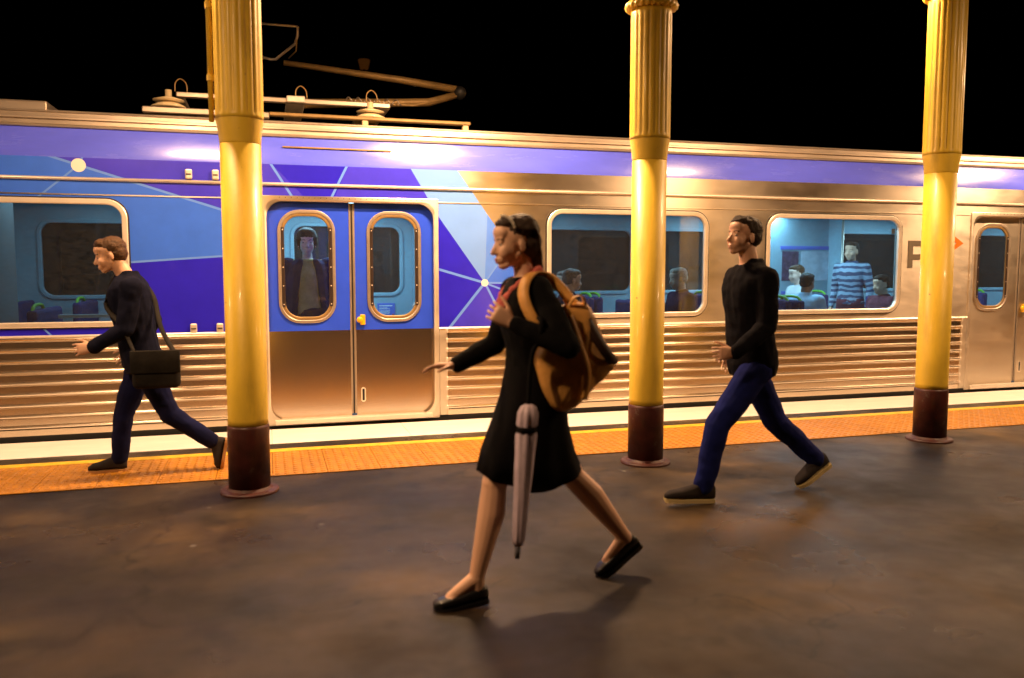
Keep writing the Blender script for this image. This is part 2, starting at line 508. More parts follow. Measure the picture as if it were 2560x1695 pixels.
def ring_frame(bm, R, rad, w, y0, d, prof=None, rin=None):
    """rounded-rectangle frame: R=(x0,x1,z0,z1), width w inwards, standing d proud (towards -y) of y0"""
    prof = prof or [(0, 0), (0.0, 0.7), (0.18, 1.0), (0.82, 1.0), (1.0, 0.7), (1.0, -1.2)]
    rin = rad - w if rin is None else rin
    rings = []
    for t, h in prof:
        rr = max(0.004, rad + (rin - rad) * t)
        pts = rrect(R[0] + w * t, R[1] - w * t, R[2] + w * t, R[3] - w * t, rr)
        rings.append([V((x, y0 - d * h, z)) for x, z in pts])
    loft(bm, rings, False)

def panel(bm, R, holes, regions, y, ycurve=None):
    """flat wall in the xz plane at y, with holes and printed regions. regions: list of (polygon, material index)"""
    def rect(x0, x1, z0, z1): return [(x0, z0), (x1, z0), (x1, z1), (x0, z1)]
    polys = [rect(*R)] + holes + [p for p, _ in regions]
    verts, edges = [], []
    for p in polys:
        b = len(verts)
        verts += [V(q) for q in p]
        edges += [(b + i, b + (i + 1) % len(p)) for i in range(len(p))]
    ov, oe, of, *_ = delaunay_2d_cdt(verts, edges, [], 0, 1e-5)
    def inside(pt, poly):
        x, z = pt
        c = False
        j = len(poly) - 1
        for i in range(len(poly)):
            xi, zi = poly[i]; xj, zj = poly[j]
            if (zi > z) != (zj > z) and x < (xj - xi) * (z - zi) / (zj - zi) + xi:
                c = not c
            j = i
        return c
    vs = [bm.verts.new((v.x, ycurve(v.y) if ycurve else y, v.y)) for v in ov]
    for f in of:
        c = (sum(ov[i].x for i in f) / len(f), sum(ov[i].y for i in f) / len(f))
        if not (R[0] < c[0] < R[1] and R[2] < c[1] < R[3]):
            continue
        if any(inside(c, h) for h in holes):
            continue
        mi = 0
        for p, k in regions:
            if inside(c, p):
                mi = k
        try:
            fc = bm.faces.new([vs[i] for i in f])
        except ValueError:
            continue
        fc.normal_update()
        if fc.normal.y > 0:
            fc.normal_flip()
        fc.material_index = mi
    bmesh.ops.delete(bm, geom=[v for v in bm.verts if not v.link_faces], context='VERTS')

def remeshed(bm, voxel, smooth_it=3, fold=0.0, ffreq=(9, 9, 5), fseed=0.0):
    """fuse overlapping closed shapes into one continuous surface"""
    me = bpy.data.meshes.new('tmp')
    bmesh.ops.recalc_face_normals(bm, faces=bm.faces)
    bm.to_mesh(me); bm.free()
    o = bpy.data.objects.new('tmp', me); C.objects.link(o)
    r = o.modifiers.new('r', 'REMESH'); r.mode = 'VOXEL'; r.voxel_size = voxel; r.adaptivity = 0
    s = o.modifiers.new('s', 'SMOOTH'); s.factor = 0.5; s.iterations = smooth_it
    dg = bpy.context.evaluated_depsgraph_get()
    out = bpy.data.meshes.new_from_object(o.evaluated_get(dg))
    bpy.data.objects.remove(o); bpy.data.meshes.remove(me)
    b2 = bmesh.new(); b2.from_mesh(out); bpy.data.meshes.remove(out)
    if fold:
        b2.normal_update()
        for v in b2.verts:
            p = V((v.co.x * ffreq[0] + fseed, v.co.y * ffreq[1], v.co.z * ffreq[2]))
            n1 = noise.noise(p) + 0.5 * noise.noise(p * 2.3)
            v.co += v.normal * fold * n1
    return b2

# ================================================================== SETTING
bm = bmesh.new()
bmesh.ops.create_grid(bm, x_segments=2, y_segments=2, size=400, matrix=Matrix.Translation((0, 60, -1.15)))
struct(obj('ground', bm, M['ballast']))
bm = bmesh.new()
box(bm, -40, 60, -9, 7.62, -1.15, 0.0)
struct(obj('platform', bm, M['asphalt']))
# white coping along the platform edge, in cast lengths
coping = bpy.data.objects.new('platform_edge', None); coping['kind'] = 'structure'; link(coping)
bm = bbox(0.0008, 1.1992, 7.22, 7.86, -0.25, 0.006, 0.003, 1)
c0 = obj('coping_stone', bm, M['white_paint'], coping)
for k in range(-5, 17):
    if k == 0:
        continue
    o = c0.copy(); o.location = (k * 1.2, 0, 0); link(o, coping)
# tactile paving: tiles with truncated domes
tac = bpy.data.objects.new('tactile_paving', None); tac['kind'] = 'structure'; link(tac)
T = 0.39
bm = bbox(0.0015, T - 0.0015, 0.0015, T - 0.0015, 0.0, 0.010, 0.003, 1)
for i in range(6):
    for j in range(6):
        cx, cy = T * (i + 0.5) / 6, T * (j + 0.5) / 6
        loft(bm, [ell(V((cx, cy, 0.009)), V((0.0205, 0, 0)), V((0, 0.0205, 0)), 8), ell(V((cx, cy, 0.017)), V((0.014, 0, 0)), V((0, 0.014, 0)), 8)], False)
        r = ell(V((cx, cy, 0.017)), V((0.014, 0, 0)), V((0, 0.014, 0)), 8)
        bm.faces.new([bm.verts.new(p) for p in r])
t0 = obj('tactile_tile', bm, M['tactile'], tac)
first = True
for k in range(-9, 34):
    for j in range(2):
        o = t0 if first else t0.copy()
        o.location = (k * T, 6.075 + j * T, 0.0)
        if not first:
            link(o, tac)
        first = False
bm = bmesh.new()
box(bm, -4, 16, 6.858, 6.965, -0.02, 0.012)
struct(obj('yellow_line', bm, M['yellow_line']))

# canopy over the platform that carries the lamps
can = thing('platform_canopy', 'cream boarded canopy roof above the platform columns', 'canopy', (3, 2, 4.3))
bm = bmesh.new(); box(bm, -12, 20, -4, 6.9, 4.92, 5.00)
obj('ceiling', bm, M['cream'], can)
for y in (5.75, 0.3):
    bm = bmesh.new(); box(bm, -12, 20, y - 0.09, y + 0.09, 4.62, 4.918)
    obj('beam', bm, M['column'], can)

def lamp(x, y, z, w, label):
    t = thing('platform_lamp', label, 'lamp', (x, y, z), 'tube lamps under the canopy')
    obj('housing', bbox(x - 0.36, x + 0.36, y - 0.09, y + 0.09, z + 0.03, z + 0.11, 0.012), M['lamp_body'], t)
    for s in (-0.04, 0.04):
        bm = bmesh.new(); tube(bm, [(x - 0.31, y + s, z + 0.012), (x + 0.31, y + s, z + 0.012)], 0.013, 8)
        obj('tube', bm, M['tube'], t, True)
    for s in (-0.25, 0.25):
        bm = bmesh.new(); tube(bm, [(x + s, y, z + 0.108), (x + s, y, 4.922)], 0.008, 6)
        obj('hanger', bm, M['lamp_body'], t)
    ld = bpy.data.lights.new('lamp_light', 'AREA')
    ld.shape = 'RECTANGLE'; ld.size = 0.64; ld.size_y = 0.13
    ld.color = LAMP_COL; ld.energy = w
    lo = bpy.data.objects.new('lamp_light', ld); lo.location = (0, 0, -0.012)
    link(lo, t)
lamp(1.75, 6.70, 3.95, LAMP_NEAR, 'tube lamp over the platform edge between first and second column')
lamp(9.9, 6.60, 3.95, LAMP_NEAR, 'tube lamp over the platform edge beyond the third column')
lamp(-0.68, 6.05, 3.95, LAMP_SMALL, 'tube lamp just left of the first column')
lamp(5.30, 6.05, 3.95, LAMP_SMALL, 'tube lamp just left of the third column')
lamp(-6.3, 6.45, 3.95, LAMP_NEAR, 'tube lamp over the platform edge at the far left end')
lamp(-1.8, 2.7, 4.0, LAMP_FAR, 'tube lamp over the platform near the photographer')
lamp(6.9, 2.9, 4.0, LAMP_FAR, 'tube lamp over the wide platform to the right')

# ================================================================== COLUMNS
def column(x, y, label, side, up=0.0):
    t = thing('platform_column', label, 'column', (x, y, 0), 'yellow iron columns along the platform')
    R0, R1 = 0.131, 0.150
    bm = bmesh.new(); lathe(bm, [(0.190, 0.0), (0.190, 0.012), (0.184, 0.020), (0.15, 0.024), (0.131, 0.045)], (x, y, 0), 40)
    obj('base_plate', bm, M['maroon'], t, False)
    bm = bmesh.new(); lathe(bm, [(0.136, 0.040), (0.136, 0.44), (0.131, 0.462)], (x, y, 0), 40)
    obj('base', bm, M['maroon'], t, True)
    bm = bmesh.new(); lathe(bm, [(R0 + 0.001, 0.460), (R0 - 0.001, 0.50), (R0 - 0.002, 2.30)], (x, y, 0), 48)
    obj('shaft', bm, M['column'], t, True)
    bm = bmesh.new()
    lathe(bm, [(R0 - 0.003, 2.297), (R0 - 0.001, 2.31), (R0 + 0.006, 2.38), (R1 - 0.001, 2.452), (R1 - 0.001, 2.462)], (x, y, 0), 48)
    obj('collar', bm, M['column'], t, True)
    # fluted upper shaft
    rings = []
    n = 120
    for z, k in ((2.455, 0.0), (2.48, 0.0), (2.51, 1.0), (3.30 + up, 1.0), (3.335 + up, 0.0), (3.37 + up, 0.0)):
        ring = []
        for i in range(n):
            a = 2 * PI * i / n
            f = max(0.0, math.sin(a * 20)) ** 0.7
            r = R1 - 0.009 * f * k
            ring.append(V((x + r * math.cos(a), y + r * math.sin(a), z)))
        rings.append(ring)
    bm = bmesh.new(); loft(bm, rings)
    obj('fluted_shaft', bm, M['column'], t, True)
    # rope ring under the capital
    bm = bmesh.new()
    rings = []
    N1, N2 = 96, 10
    for i in range(N1):
        a = 2 * PI * i / N1
        ring = []
        for j in range(N2):
            b = 2 * PI * j / N2
            rr = 0.030 * (1 + 0.22 * math.cos(2 * b - 24 * a))
            r = R1 + 0.012 + rr * math.cos(b)
            ring.append(bm.verts.new((x + r * math.cos(a), y + r * math.sin(a), 3.395 + up + rr * 0.95 * math.sin(b))))
        rings.append(ring)
    for i in range(N1):
        A, B = rings[i], rings[(i + 1) % N1]
        for j in range(N2):
            bm.faces.new((A[j], B[j], B[(j + 1) % N2], A[(j + 1) % N2]))
    obj('rope_moulding', bm, M['column'], t, True)
    bm = bmesh.new(); lathe(bm, [(R1 - 0.01, 3.36 + up), (R1 - 0.004, 3.43 + up), (R1 + 0.02, 3.56 + up * 0.9), (R1 + 0.06, 3.74 + up * 0.6), (R1 + 0.09, 3.80 + up * 0.5), (R1 + 0.09, 3.88 + up * 0.3)], (x, y, 0), 40)
    obj('capital', bm, M['column'], t, True)
    bm = bmesh.new(); box(bm, x - 0.12, x + 0.12, y - 0.12, y + 0.12, 3.878 + up * 0.3, 4.622)
    obj('bracket', bm, M['column'], t)
    # conduit strapped to the fluted shaft
    a = math.radians(side)
    px, py = x + (R1 + 0.024) * math.cos(a), y + (R1 + 0.024) * math.sin(a)
    bm = bmesh.new(); tube(bm, [(px, py, 2.44), (px, py, 4.61)], 0.017, 10)
    cd = obj('conduit', bm, M['column'], t, True)
    for z in (2.7, 3.15):
        bm = bmesh.new(); tube(bm, [(px, py, z), (px, py, z + 0.035)], 0.023, 10)
        obj('clamp', bm, M['column'], cd)
column(-0.150, 5.72, 'yellow iron column with maroon foot left of the blue train doors', 175)
column(2.772, 5.72, 'yellow iron column with maroon foot behind the walking woman and her bag', 20, 0.03)
column(5.530, 5.78, 'rightmost yellow iron column with maroon foot, beside the grey and orange lettering', 10, 0.38)

# ================================================================== TRAIN
YB = 7.95
X0, X1 = -7.0, 16.0
train = thing('passenger_train', 'stainless steel passenger train with blue and violet geometric livery standing at platform', 'train', (4.5, 9.45, 0))
PITCH = 8.15
DOORS = [k * PITCH for k in (0, 1)] + [-PITCH + 0.0]
DOORS = [0.0, 8.13]
WINS = [(-3.01, -1.168), (-5.55, -3.70), (2.722, 4.557), (5.275, 7.082), (10.75, 12.58), (13.3, 15.1)]
WZ = (0.985, 2.10)
ZC = 0.905

# printed livery, in (x, z) of the side wall; material slots below
SL = [M['steel'], M['vinyl_mid'], M['vinyl_indigo'], M['vinyl_violet'], M['vinyl_light'], M['vinyl_sky'], M['vinyl_line'], M['vinyl_dot']]
def bar(a, b, w):
    a, b = V(a), V(b)
    d = (b - a).normalized(); nn = V((-d.y, d.x)) * w / 2
    return [tuple(a + nn), tuple(b + nn), tuple(b - nn), tuple(a - nn)]
def disc(c, r, n=28):
    return [(c[0] + r * math.cos(2 * PI * i / n), c[1] + r * math.sin(2 * PI * i / n)) for i in range(n)]
D1, D2 = (-1.541, 2.384), (2.072, 1.354)
ZT = 2.449
reg = [
    ([(X0, ZC), (1.60, ZC), (1.60, ZT), (X0, ZT)], 3),                                            # violet ground
    ([(X0, ZT), (-1.72, ZT), D1, (-0.45, 2.06), (-0.045, 1.93), (-0.045, 1.63), (-1.168, 1.55), (-2.0, 1.49), (X0, 1.25)], 1),
    ([(X0, 1.25), (-2.0, 1.49), (-1.168, 1.55), (-0.045, 1.63), (-0.045, ZC), (X0, ZC)], 2),
    ([(1.60, ZC), (1.60, ZT), (1.80, ZT), (2.113, 2.013), (2.72, 1.20), (2.72, ZC)], 2),
    ([(1.341, ZT), (1.80, ZT), (2.113, 2.013), D2, (1.615, 1.99)], 4),
    ([(2.10, 2.03), (2.113, 2.013), (2.48, 1.52), D2], 5),
    ([D2, (2.19, 1.52), (2.48, 1.52), (2.60, 1.36)], 1),
    ([D2, (2.75, 1.34), (2.75, 1.05)], 2),
    ([D2, (2.30, ZC), (1.72, ZC)], 3),
    ([(0.06, ZT), (0.34, 2.16), (0.62, 2.16), (0.74, ZT)], 2),
    (bar((-1.83, 2.475), (-0.06, 1.925), 0.020), 6),
    (bar(D1, (-1.50, 2.47), 0.016), 6),
    (bar(D1, (-1.93, 2.05), 0.016), 6),
    (bar((-2.2, 1.475), (-0.04, 1.635), 0.018), 6),
    (bar((-1.78, 0.88), (-1.90, 1.01), 0.016), 6),
    (bar((0.02, 2.50), (0.27, 2.10), 0.022), 6),
    (bar((0.77, 2.52), (0.56, 2.10), 0.022), 6),
    (bar(D2, (1.60, 1.49), 0.024), 6), (bar(D2, (1.66, 0.85), 0.026), 6), (bar(D2, (2.34, 0.85), 0.022), 6),
    (bar(D2, (2.74, 1.345), 0.018), 6), (bar(D2, (2.74, 1.10), 0.018), 6), (bar(D2, (2.20, 1.53), 0.016), 6),
    (disc(D1, 0.058), 7), (disc(D2, 0.036), 7),
]
holes = [rrect(a + 0.02, b - 0.02, WZ[0] + 0.02, WZ[1] - 0.02, 0.15) for a, b in WINS]
holes += [[(d - 0.03, 0.5), (d + 1.58, 0.5), (d + 1.58, 2.14), (d - 0.03, 2.14)] for d in DOORS]
bm = bmesh.new()
panel(bm, (X0, X1, ZC, ZT), holes, reg, YB)
side = obj('body_side', bm, SL, train)

def belly(z):      # lean of the upper body inwards
    return YB + 0.012 + max(0.0, z - ZT) * 0.22 + max(0.0, z - ZT) ** 2 * 0.35
bm = bmesh.new()
zs = [ZT - 0.004] + [ZT + 0.01 + (2.712 - ZT - 0.01) * i / 8 for i in range(9)]
profile_x(bm, [(belly(z) - 0.012, z) for z in zs], X0, X1, False)
obj('blue_band', bm, M['band'], train, True)
yb = belly(2.71)
bm = bmesh.new()
pr = [(yb - 0.01, 2.705), (yb - 0.028, 2.712), (yb - 0.030, 2.728), (yb - 0.012, 2.738), (yb - 0.006, 2.772), (yb - 0.022, 2.780), (yb - 0.020, 2.796), (yb + 0.004, 2.803), (yb + 0.012, 2.835), (yb + 0.004, 2.842), (yb + 0.012, 2.856), (yb + 0.06, 2.866), (yb + 0.06, 2.70)]
profile_x(bm, pr, X0, X1)
obj('cantrail', bm, M['steel_dull'], train)
bm = bmesh.new()
profile_x(bm, [(yb + 0.055, 2.862), (yb + 0.25, 2.885), (yb + 0.7, 2.935), (9.45, 2.965), (10.2, 2.935), (10.85, 2.85), (10.95, 2.6), (10.95, 2.5), (9.45, 2.5), (yb + 0.055, 2.55)], X0, X1)
obj('roof', bm, M['roof'], train)
# drip rail and seam
bm = bmesh.new()
profile_x(bm, [(YB + 0.002, 2.252), (YB - 0.014, 2.254), (YB - 0.022, 2.266), (YB - 0.018, 2.278), (YB + 0.002, 2.286)], X0, X1)
obj('drip_rail', bm, M['steel_bright'], train, True)
for a, b in [(X0, -0.05), (1.605, 8.08), (9.75, X1)]:
    bm = bmesh.new()
    profile_x(bm, [(YB + 0.002, 2.128), (YB - 0.006, 2.130), (YB - 0.006, 2.138), (YB + 0.002, 2.142)], a, b)
    obj('seam_strip', bm, M['steel'], train)
bm = bmesh.new()
profile_x(bm, [(belly(2.60) - 0.016, 2.607), (belly(2.6) - 0.024, 2.610), (belly(2.6) - 0.022, 2.620), (belly(2.62) - 0.014, 2.624)], 0.16, 1.16)
obj('rain_strip', bm, M['bronze'], train)
# fluted lower side
pts = []
nr = 9
ph = (ZC - 0.045) / nr
for k in range(nr):
    zb = 0.045 + k * ph
    for t, d in ((0.0, 0.0), (0.55, 0.0), (0.62, 0.007), (0.70, 0.014), (0.80, 0.0165), (0.90, 0.013), (0.97, 0.005)):
        pts.append((YB - 0.002 - d, zb + t * ph))
pts.append((YB - 0.002, ZC - 0.002))
for a, b in [(X0, -0.13), (1.69, 8.00), (9.82, X1)]:
    bm = bmesh.new(); profile_x(bm, pts, a, b, False)
    obj('fluted_panel', bm, M['steel_flute'], train, False)
for a, b in [(-0.13, -0.048), (1.607, 1.69), (8.00, 8.08), (9.74, 9.82)]:
    bm = bbox(a + 0.001, b - 0.001, YB - 0.012, YB + 0.03, 0.045, ZC - 0.003, 0.004, 1)
    st = obj('end_stile', bm, M['steel'], train)
    bm = bmesh.new()
    xe = b - 0.008 if a in (1.607, 9.74) else a + 0.008
    for k in range(nr):
        z = 0.045 + (k + 0.80) * ph
        capsule(bm, (xe, YB - 0.012, z - 0.012), (xe, YB - 0.012, z + 0.012), 0.012, 0.012, 8)
    e = obj('flute_ends', bm, M['steel_bright'], st, True); e['kind'] = 'stuff'
for a, b in [(X0, -0.048), (1.607, 8.08), (9.74, X1)]:
    bm = bmesh.new(); profile_x(bm, [(YB, 0.897), (YB - 0.016, 0.899), (YB - 0.020, 0.908), (YB - 0.014, 0.917), (YB, 0.92)], a, b)
    obj('waist_rail', bm, M['steel_bright'], train)
bm = bmesh.new(); box(bm, X0, X1, YB + 0.03, YB + 0.06, -0.95, 0.05)
obj('underframe', bm, M['dark'], train)
bm = bmesh.new(); box(bm, X0, X1, YB - 0.003, YB + 0.03, -0.06, 0.044)
obj('sole_bar', bm, M['rubber'], train)

# side windows
for a, b in WINS:
    bm = bmesh.new()
    ring_frame(bm, (a, b, WZ[0], WZ[1]), 0.17, 0.048, YB, 0.020)
    w = obj('window', bm, M['steel_bright'], train, False)
    bm = bmesh.new()
    ring_frame(bm, (a - 0.012, b + 0.012, WZ[0] - 0.012, WZ[1] + 0.012), 0.18, 0.016, YB, 0.006)
    obj('seal', bm, M['rubber'], w)
    bm = bmesh.new()
    for yy in (YB + 0.010, YB + 0.016):
        f = bm.faces.new([bm.verts.new((x, yy, z)) for x, z in rrect(a + 0.045, b - 0.045, WZ[0] + 0.045, WZ[1] - 0.045, 0.125)])
    obj('pane', bm, M['glass'], w)

bm = bbox(6.955, 7.005, YB + 0.0165, YB + 0.018, 1.895, 1.955, 0.0004, 1)
obj('sticker', bm, M['poster_pale'], train)

# doors
def door(d, top_mat, first):
    YD = YB + 0.055
    zt, zb = 2.118, 0.088
    bm = bmesh.new()
    ring_frame(bm, (d - 0.048, d + 1.605, 0.02, 2.166), 0.012, 0.048, YB, 0.010, [(0, 0), (0, 0.8), (0.1, 1.0), (0.7, 1.0), (0.86, 0.6), (1.0, 0.2), (1.0, -5.8)], 0.15)
    fr = obj('door_surround', bm, M['steel'], train)
    bm = bmesh.new()
    for k in range(26):
        x = d + 0.12 + k * 0.053
        ellipsoid(bm, (x, YB - 0.010, 2.150), (0.005, 0.004, 0.005), sub=1)
    r = obj('rivets', bm, M['bronze'], fr); r['kind'] = 'stuff'
    for s in (0, 1):
        xa, xb = (d + 0.0, d + 0.752) if s == 0 else (d + 0.800, d + 1.557)
        wa, wb = (d + 0.094, d + 0.621) if s == 0 else (d + 0.916, d + 1.442)
        h = rrect(wa + 0.01, wb - 0.01, 0.995, 2.03, 0.185)
        low_mat = M['steel_door'] if first else M['steel']
        bm = bmesh.new()
        panel(bm, (xa, xb, zb - 0.04, zt + 0.03), [h], [([(xa, 0.907), (xb, 0.907), (xb, 2.3), (xa, 2.3)], 1)], YD)
        leaf = obj('door_leaf', bm, [low_mat, top_mat], train)
        bm = bmesh.new()
        ring_frame(bm, (wa, wb, 0.98, 2.043), 0.20, 0.030, YD, 0.014)
        fo = obj('window_frame', bm, M['steel_dull'], leaf, False)
        bm = bmesh.new()
        ring_frame(bm, (wa + 0.0305, wb - 0.0305, 1.0105, 2.0125), 0.17, 0.030, YD, 0.008, [(0, 0.6), (0.2, 1.0), (0.8, 0.9), (1.0, 0.4), (1.0, -1.6)])
        obj('glazing_bead', bm, M['bronze'], leaf, False)
        for sx in (wa + 0.031, wb - 0.060):
            bm = bbox(sx, sx + 0.029, YD - 0.0135, YD - 0.0075, 1.14, 1.88, 0.003, 1)
            obj('retaining_strip', bm, M['dark_strip'], leaf)
            for k in range(5):
                bm = bmesh.new(); ellipsoid(bm, (sx + 0.0145, YD - 0.0135, 1.16 + k * 0.174), (0.007, 0.004, 0.007), sub=1)
                obj('screw', bm, M['steel_bright'], leaf, True)
        bm = bmesh.new()
        for yy in (YD + 0.008, YD + 0.014):
            bm.faces.new([bm.verts.new((x, yy, z)) for x, z in rrect(wa + 0.055, wb - 0.055, 1.035, 1.988, 0.15)])
        obj('pane', bm, M['glass'], leaf)
        bm = bbox(xb - 0.003 if s == 0 else xa - 0.017, xb + 0.016 if s == 0 else xa + 0.004, YD - 0.006, YD + 0.02, 0.095, 2.115, 0.004, 1)
        obj('edge_strip', bm, M['steel_dull'], leaf)
        if s == 1:
            bm = bmesh.new()
            lathe(bm, [(0.004, 0.0), (0.022, 0.004), (0.030, 0.014), (0.030, 0.026), (0.020, 0.034)], (0, 0, 0), 20)
            bmesh.ops.rotate(bm, verts=bm.verts, cent=(0, 0, 0), matrix=Matrix.Rotation(PI / 2, 3, 'X'))
            bmesh.ops.translate(bm, verts=bm.verts, vec=(d + 0.838, YD - 0.01, 1.005))
            kb = obj('door_knob', bm, M['knob'], leaf, True)
            bm = bbox(d + 0.842, d + 0.890, YD - 0.034, YD - 0.001, 0.955, 1.055, 0.008)
            obj('handle', bm, M['knob'], kb)
            bm = bmesh.new(); ring_frame(bm, (d + 0.842, d + 0.888, 0.205, 0.345), 0.022, 0.012, YD, 0.005)
            lk = obj('lock_plate', bm, M['steel_bright'], leaf)
            bm = bmesh.new(); box(bm, d + 0.853, d + 0.877, YD - 0.003, YD - 0.001, 0.217, 0.333)
            obj('slot', bm, M['rubber'], lk)
    bm = bbox(d + 0.766, d + 0.784, YD - 0.002, YD + 0.02, 0.095, 2.115, 0.004, 1)
    obj('door_seal', bm, M['rubber'], train)
    bm = bbox(d + 0.03, d + 1.53, YB - 0.034, YB + 0.05, 0.024, 0.078, 0.010)
    obj('door_sill', bm, M['steel_bright'], train)
    bm = bmesh.new(); box(bm, d - 0.05, d + 1.61, YD + 0.03, YD + 0.05, -0.06, 0.075)
    obj('threshold', bm, M['rubber'], train)
door(DOORS[0], M['door_blue'], True)
door(DOORS[1], M['steel'], False)

# latches beside the first door
for x in (-0.655, -0.43):
    for z in (2.335, 0.955):
        bm = bbox(x - 0.030, x + 0.030, YB - 0.022, YB + 0.002, z - 0.045, z + 0.045, 0.012)
        la = obj('latch', bm, M['steel_bright'], train, False)
        bm = bmesh.new(); box(bm, x - 0.021, x + 0.021, YB - 0.026, YB - 0.0215, z - 0.006, z + 0.004)
        obj('catch', bm, M['rubber'], la)

# wordmark: P T and a turned V
def flat_poly(name, polys, m, parent, y, d=0.003):
    bm = bmesh.new()
    for p in polys:
        a = [bm.verts.new((x, y, z)) for x, z in p]
        b = [bm.verts.new((x, y - d, z)) for x, z in p]
        f = bm.faces.new(b); n = len(p)
        for i in range(n):
            bm.faces.new((a[i], a[(i + 1) % n], b[(i + 1) % n], b[i]))
    bmesh.ops.recalc_face_normals(bm, faces=bm.faces)
    return obj(name, bm, m, parent)
yl = YB - 0.0005
def arc(cx, cz, r, a0, a1, n=12):
    return [(cx + r * math.cos(math.radians(a0 + (a1 - a0) * i / n)), cz + r * math.sin(math.radians(a0 + (a1 - a0) * i / n))) for i in range(n + 1)]
px, pz, ph_, sw = 7.185, 1.505, 0.315, 0.068
bow_o = arc(px + 0.155, pz + 0.205, 0.110, -90, 90)
bow_i = arc(px + 0.155, pz + 0.205, 0.048, 90, -90)
flat_poly('letter', [[(px, pz), (px + sw, pz), (px + sw, pz + ph_), (px, pz + ph_)],
                     [(px + sw, pz + 0.095)] + bow_o + [(px + sw, pz + 0.315), (px + sw, pz + 0.253)] + bow_i + [(px + sw, pz + 0.157)]], M['logo_grey'], train, yl)
tx = 7.50
flat_poly('letter', [[(tx + 0.085, pz), (tx + 0.085 + sw, pz), (tx + 0.085 + sw, pz + 0.252), (tx + 0.085, pz + 0.252)], [(tx, pz + 0.252), (tx + 0.24, pz + 0.252), (tx + 0.24, pz + ph_), (tx, pz + ph_)]], M['logo_grey'], train, yl)
vx = 7.745
flat_poly('chevron', [[(vx, 1.885), (vx + 0.09, 1.885), (vx + 0.235, 1.795), (vx + 0.09, 1.705), (vx, 1.705), (vx + 0.135, 1.795)]], M['logo_orange'], train, yl)

# roof gear
bm = bbox(-4.5, -1.85, 8.35, 9.3, 2.89, 2.985, 0.015)
obj('roof_unit', bm, M['steel_dull'], train)
pan = bpy.data.objects.new('pantograph', None); pan.location = (0.5 - 4.5, 9.0 - 9.45, 2.95); link(pan, train)
def rod(name, pts, r, m, n=10, parent=pan):
    bm = bmesh.new(); tube(bm, pts, r, n); return obj(name, bm, m, parent, True)
def bx(name, *a, m=None, bev=0.008, parent=pan):
    return obj(name, bbox(*a, bev, 1), m or M['steel_dull'], parent)
bx('base_beam', -1.065, 0.05, 8.30, 8.40, 2.922, 2.978, m=M['steel_dull'])
bx('base_beam', 0.05, 2.03, 8.34, 8.42, 2.955, 2.99, m=M['bronze'])
bx('base_beam', -1.05, 2.03, 10.2, 10.28, 2.955, 2.99, m=M['bronze'])
bx('cross_beam', -0.95, -0.87, 8.40, 10.2, 2.95, 2.985, m=M['bronze'])
bx('cross_beam', 1.0, 1.08, 8.42, 10.2, 2.95, 2.985, m=M['bronze'])
for x in (0.96, 1.98):
    bx('foot', x - 0.03, x + 0.03, 8.345, 8.415, 2.868, 2.954, m=M['porcelain'])
bx('foot', -0.95, -0.6, 8.36, 8.42, 2.885, 2.921, m=M['rubber'])
for x, y in ((-0.85, 8.45), (1.03, 8.5), (-0.85, 10.1), (1.03, 10.1)):
    bm = bmesh.new()
    lathe(bm, [(0.05, 2.985), (0.15, 2.992), (0.155, 3.006), (0.10, 3.035), (0.06, 3.04), (0.06, 3.052), (0.14, 3.060), (0.14, 3.066), (0.07, 3.088), (0.03, 3.10), (0.03, 3.16)], (x, y, 0), 24)
    obj('insulator', bm, M['porcelain'], pan, True)
bx('lower_frame', -0.80, 1.25, 8.62, 8.68, 3.135, 3.185, m=M['steel_dull'])
bx('lower_frame', -0.80, 1.25, 9.95, 10.0, 3.135, 3.185, m=M['steel_dull'])
bx('frame_cross', -0.80, -0.74, 8.68, 9.95, 3.135, 3.18, m=M['steel_dull'])
bx('frame_cross', 0.22, 0.40, 8.6, 10.0, 3.14, 3.205, m=M['steel_bright'])
bx('frame_cross', 0.98, 1.25, 8.68, 9.95, 3.13, 3.19, m=M['steel_dull'])
# lower arm, knee, upper arm, head
rod('lower_arm', [(0.35, 9.3, 3.26), (1.38, 9.35, 3.335), (1.80, 9.38, 3.37), (2.12, 9.4, 3.475)], [0.05, 0.045, 0.045, 0.038], M['bronze'])
bm = bmesh.new(); ellipsoid(bm, (2.16, 9.4, 3.50), (0.075, 0.09, 0.075)); obj('knee_joint', bm, M['rubber'], pan, True)
rod('upper_arm', [(2.12, 9.4, 3.535), (1.5, 9.4, 3.60), (0.22, 9.4, 3.705)], [0.042, 0.040, 0.028], M['bronze'])
rod('thrust_rod', [(0.6, 9.2, 3.27), (1.6, 9.2, 3.29), (2.1, 9.3, 3.44)], 0.012, M['bronze'])
bm = bmesh.new()
hx = smooth_pts([(0.05 + 0.016 * math.cos(t * 0.9), 9.15, 3.28 + 0.02 * math.sin(t * 0.9)) if False else (0.85 + 0.026 * t, 9.15 + 0.03 * math.cos(t * 1.6), 3.30 + 0.03 * math.sin(t * 1.6)) for t in range(24)], 3)
tube(bm, hx, 0.008, 6); obj('spring', bm, M['steel_dull'], pan, True)
hd = rod('collector_head', [(0.36, 9.0, 3.985), (0.355, 9.05, 3.90), (0.335, 9.2, 3.86), (0.14, 9.4, 3.735), (0.09, 9.42, 3.733), (-0.12, 9.6, 3.82)], 0.014, M['steel_bright'])
rod('carbon_strip', [(0.36, 9.0, 3.985), (-0.05, 9.0, 3.985)], 0.011, M['steel_bright'])
rod('head_link', [(0.36, 9.1, 3.97), (0.34, 9.1, 3.76), (0.27, 9.3, 3.73)], 0.007, M['bronze'])
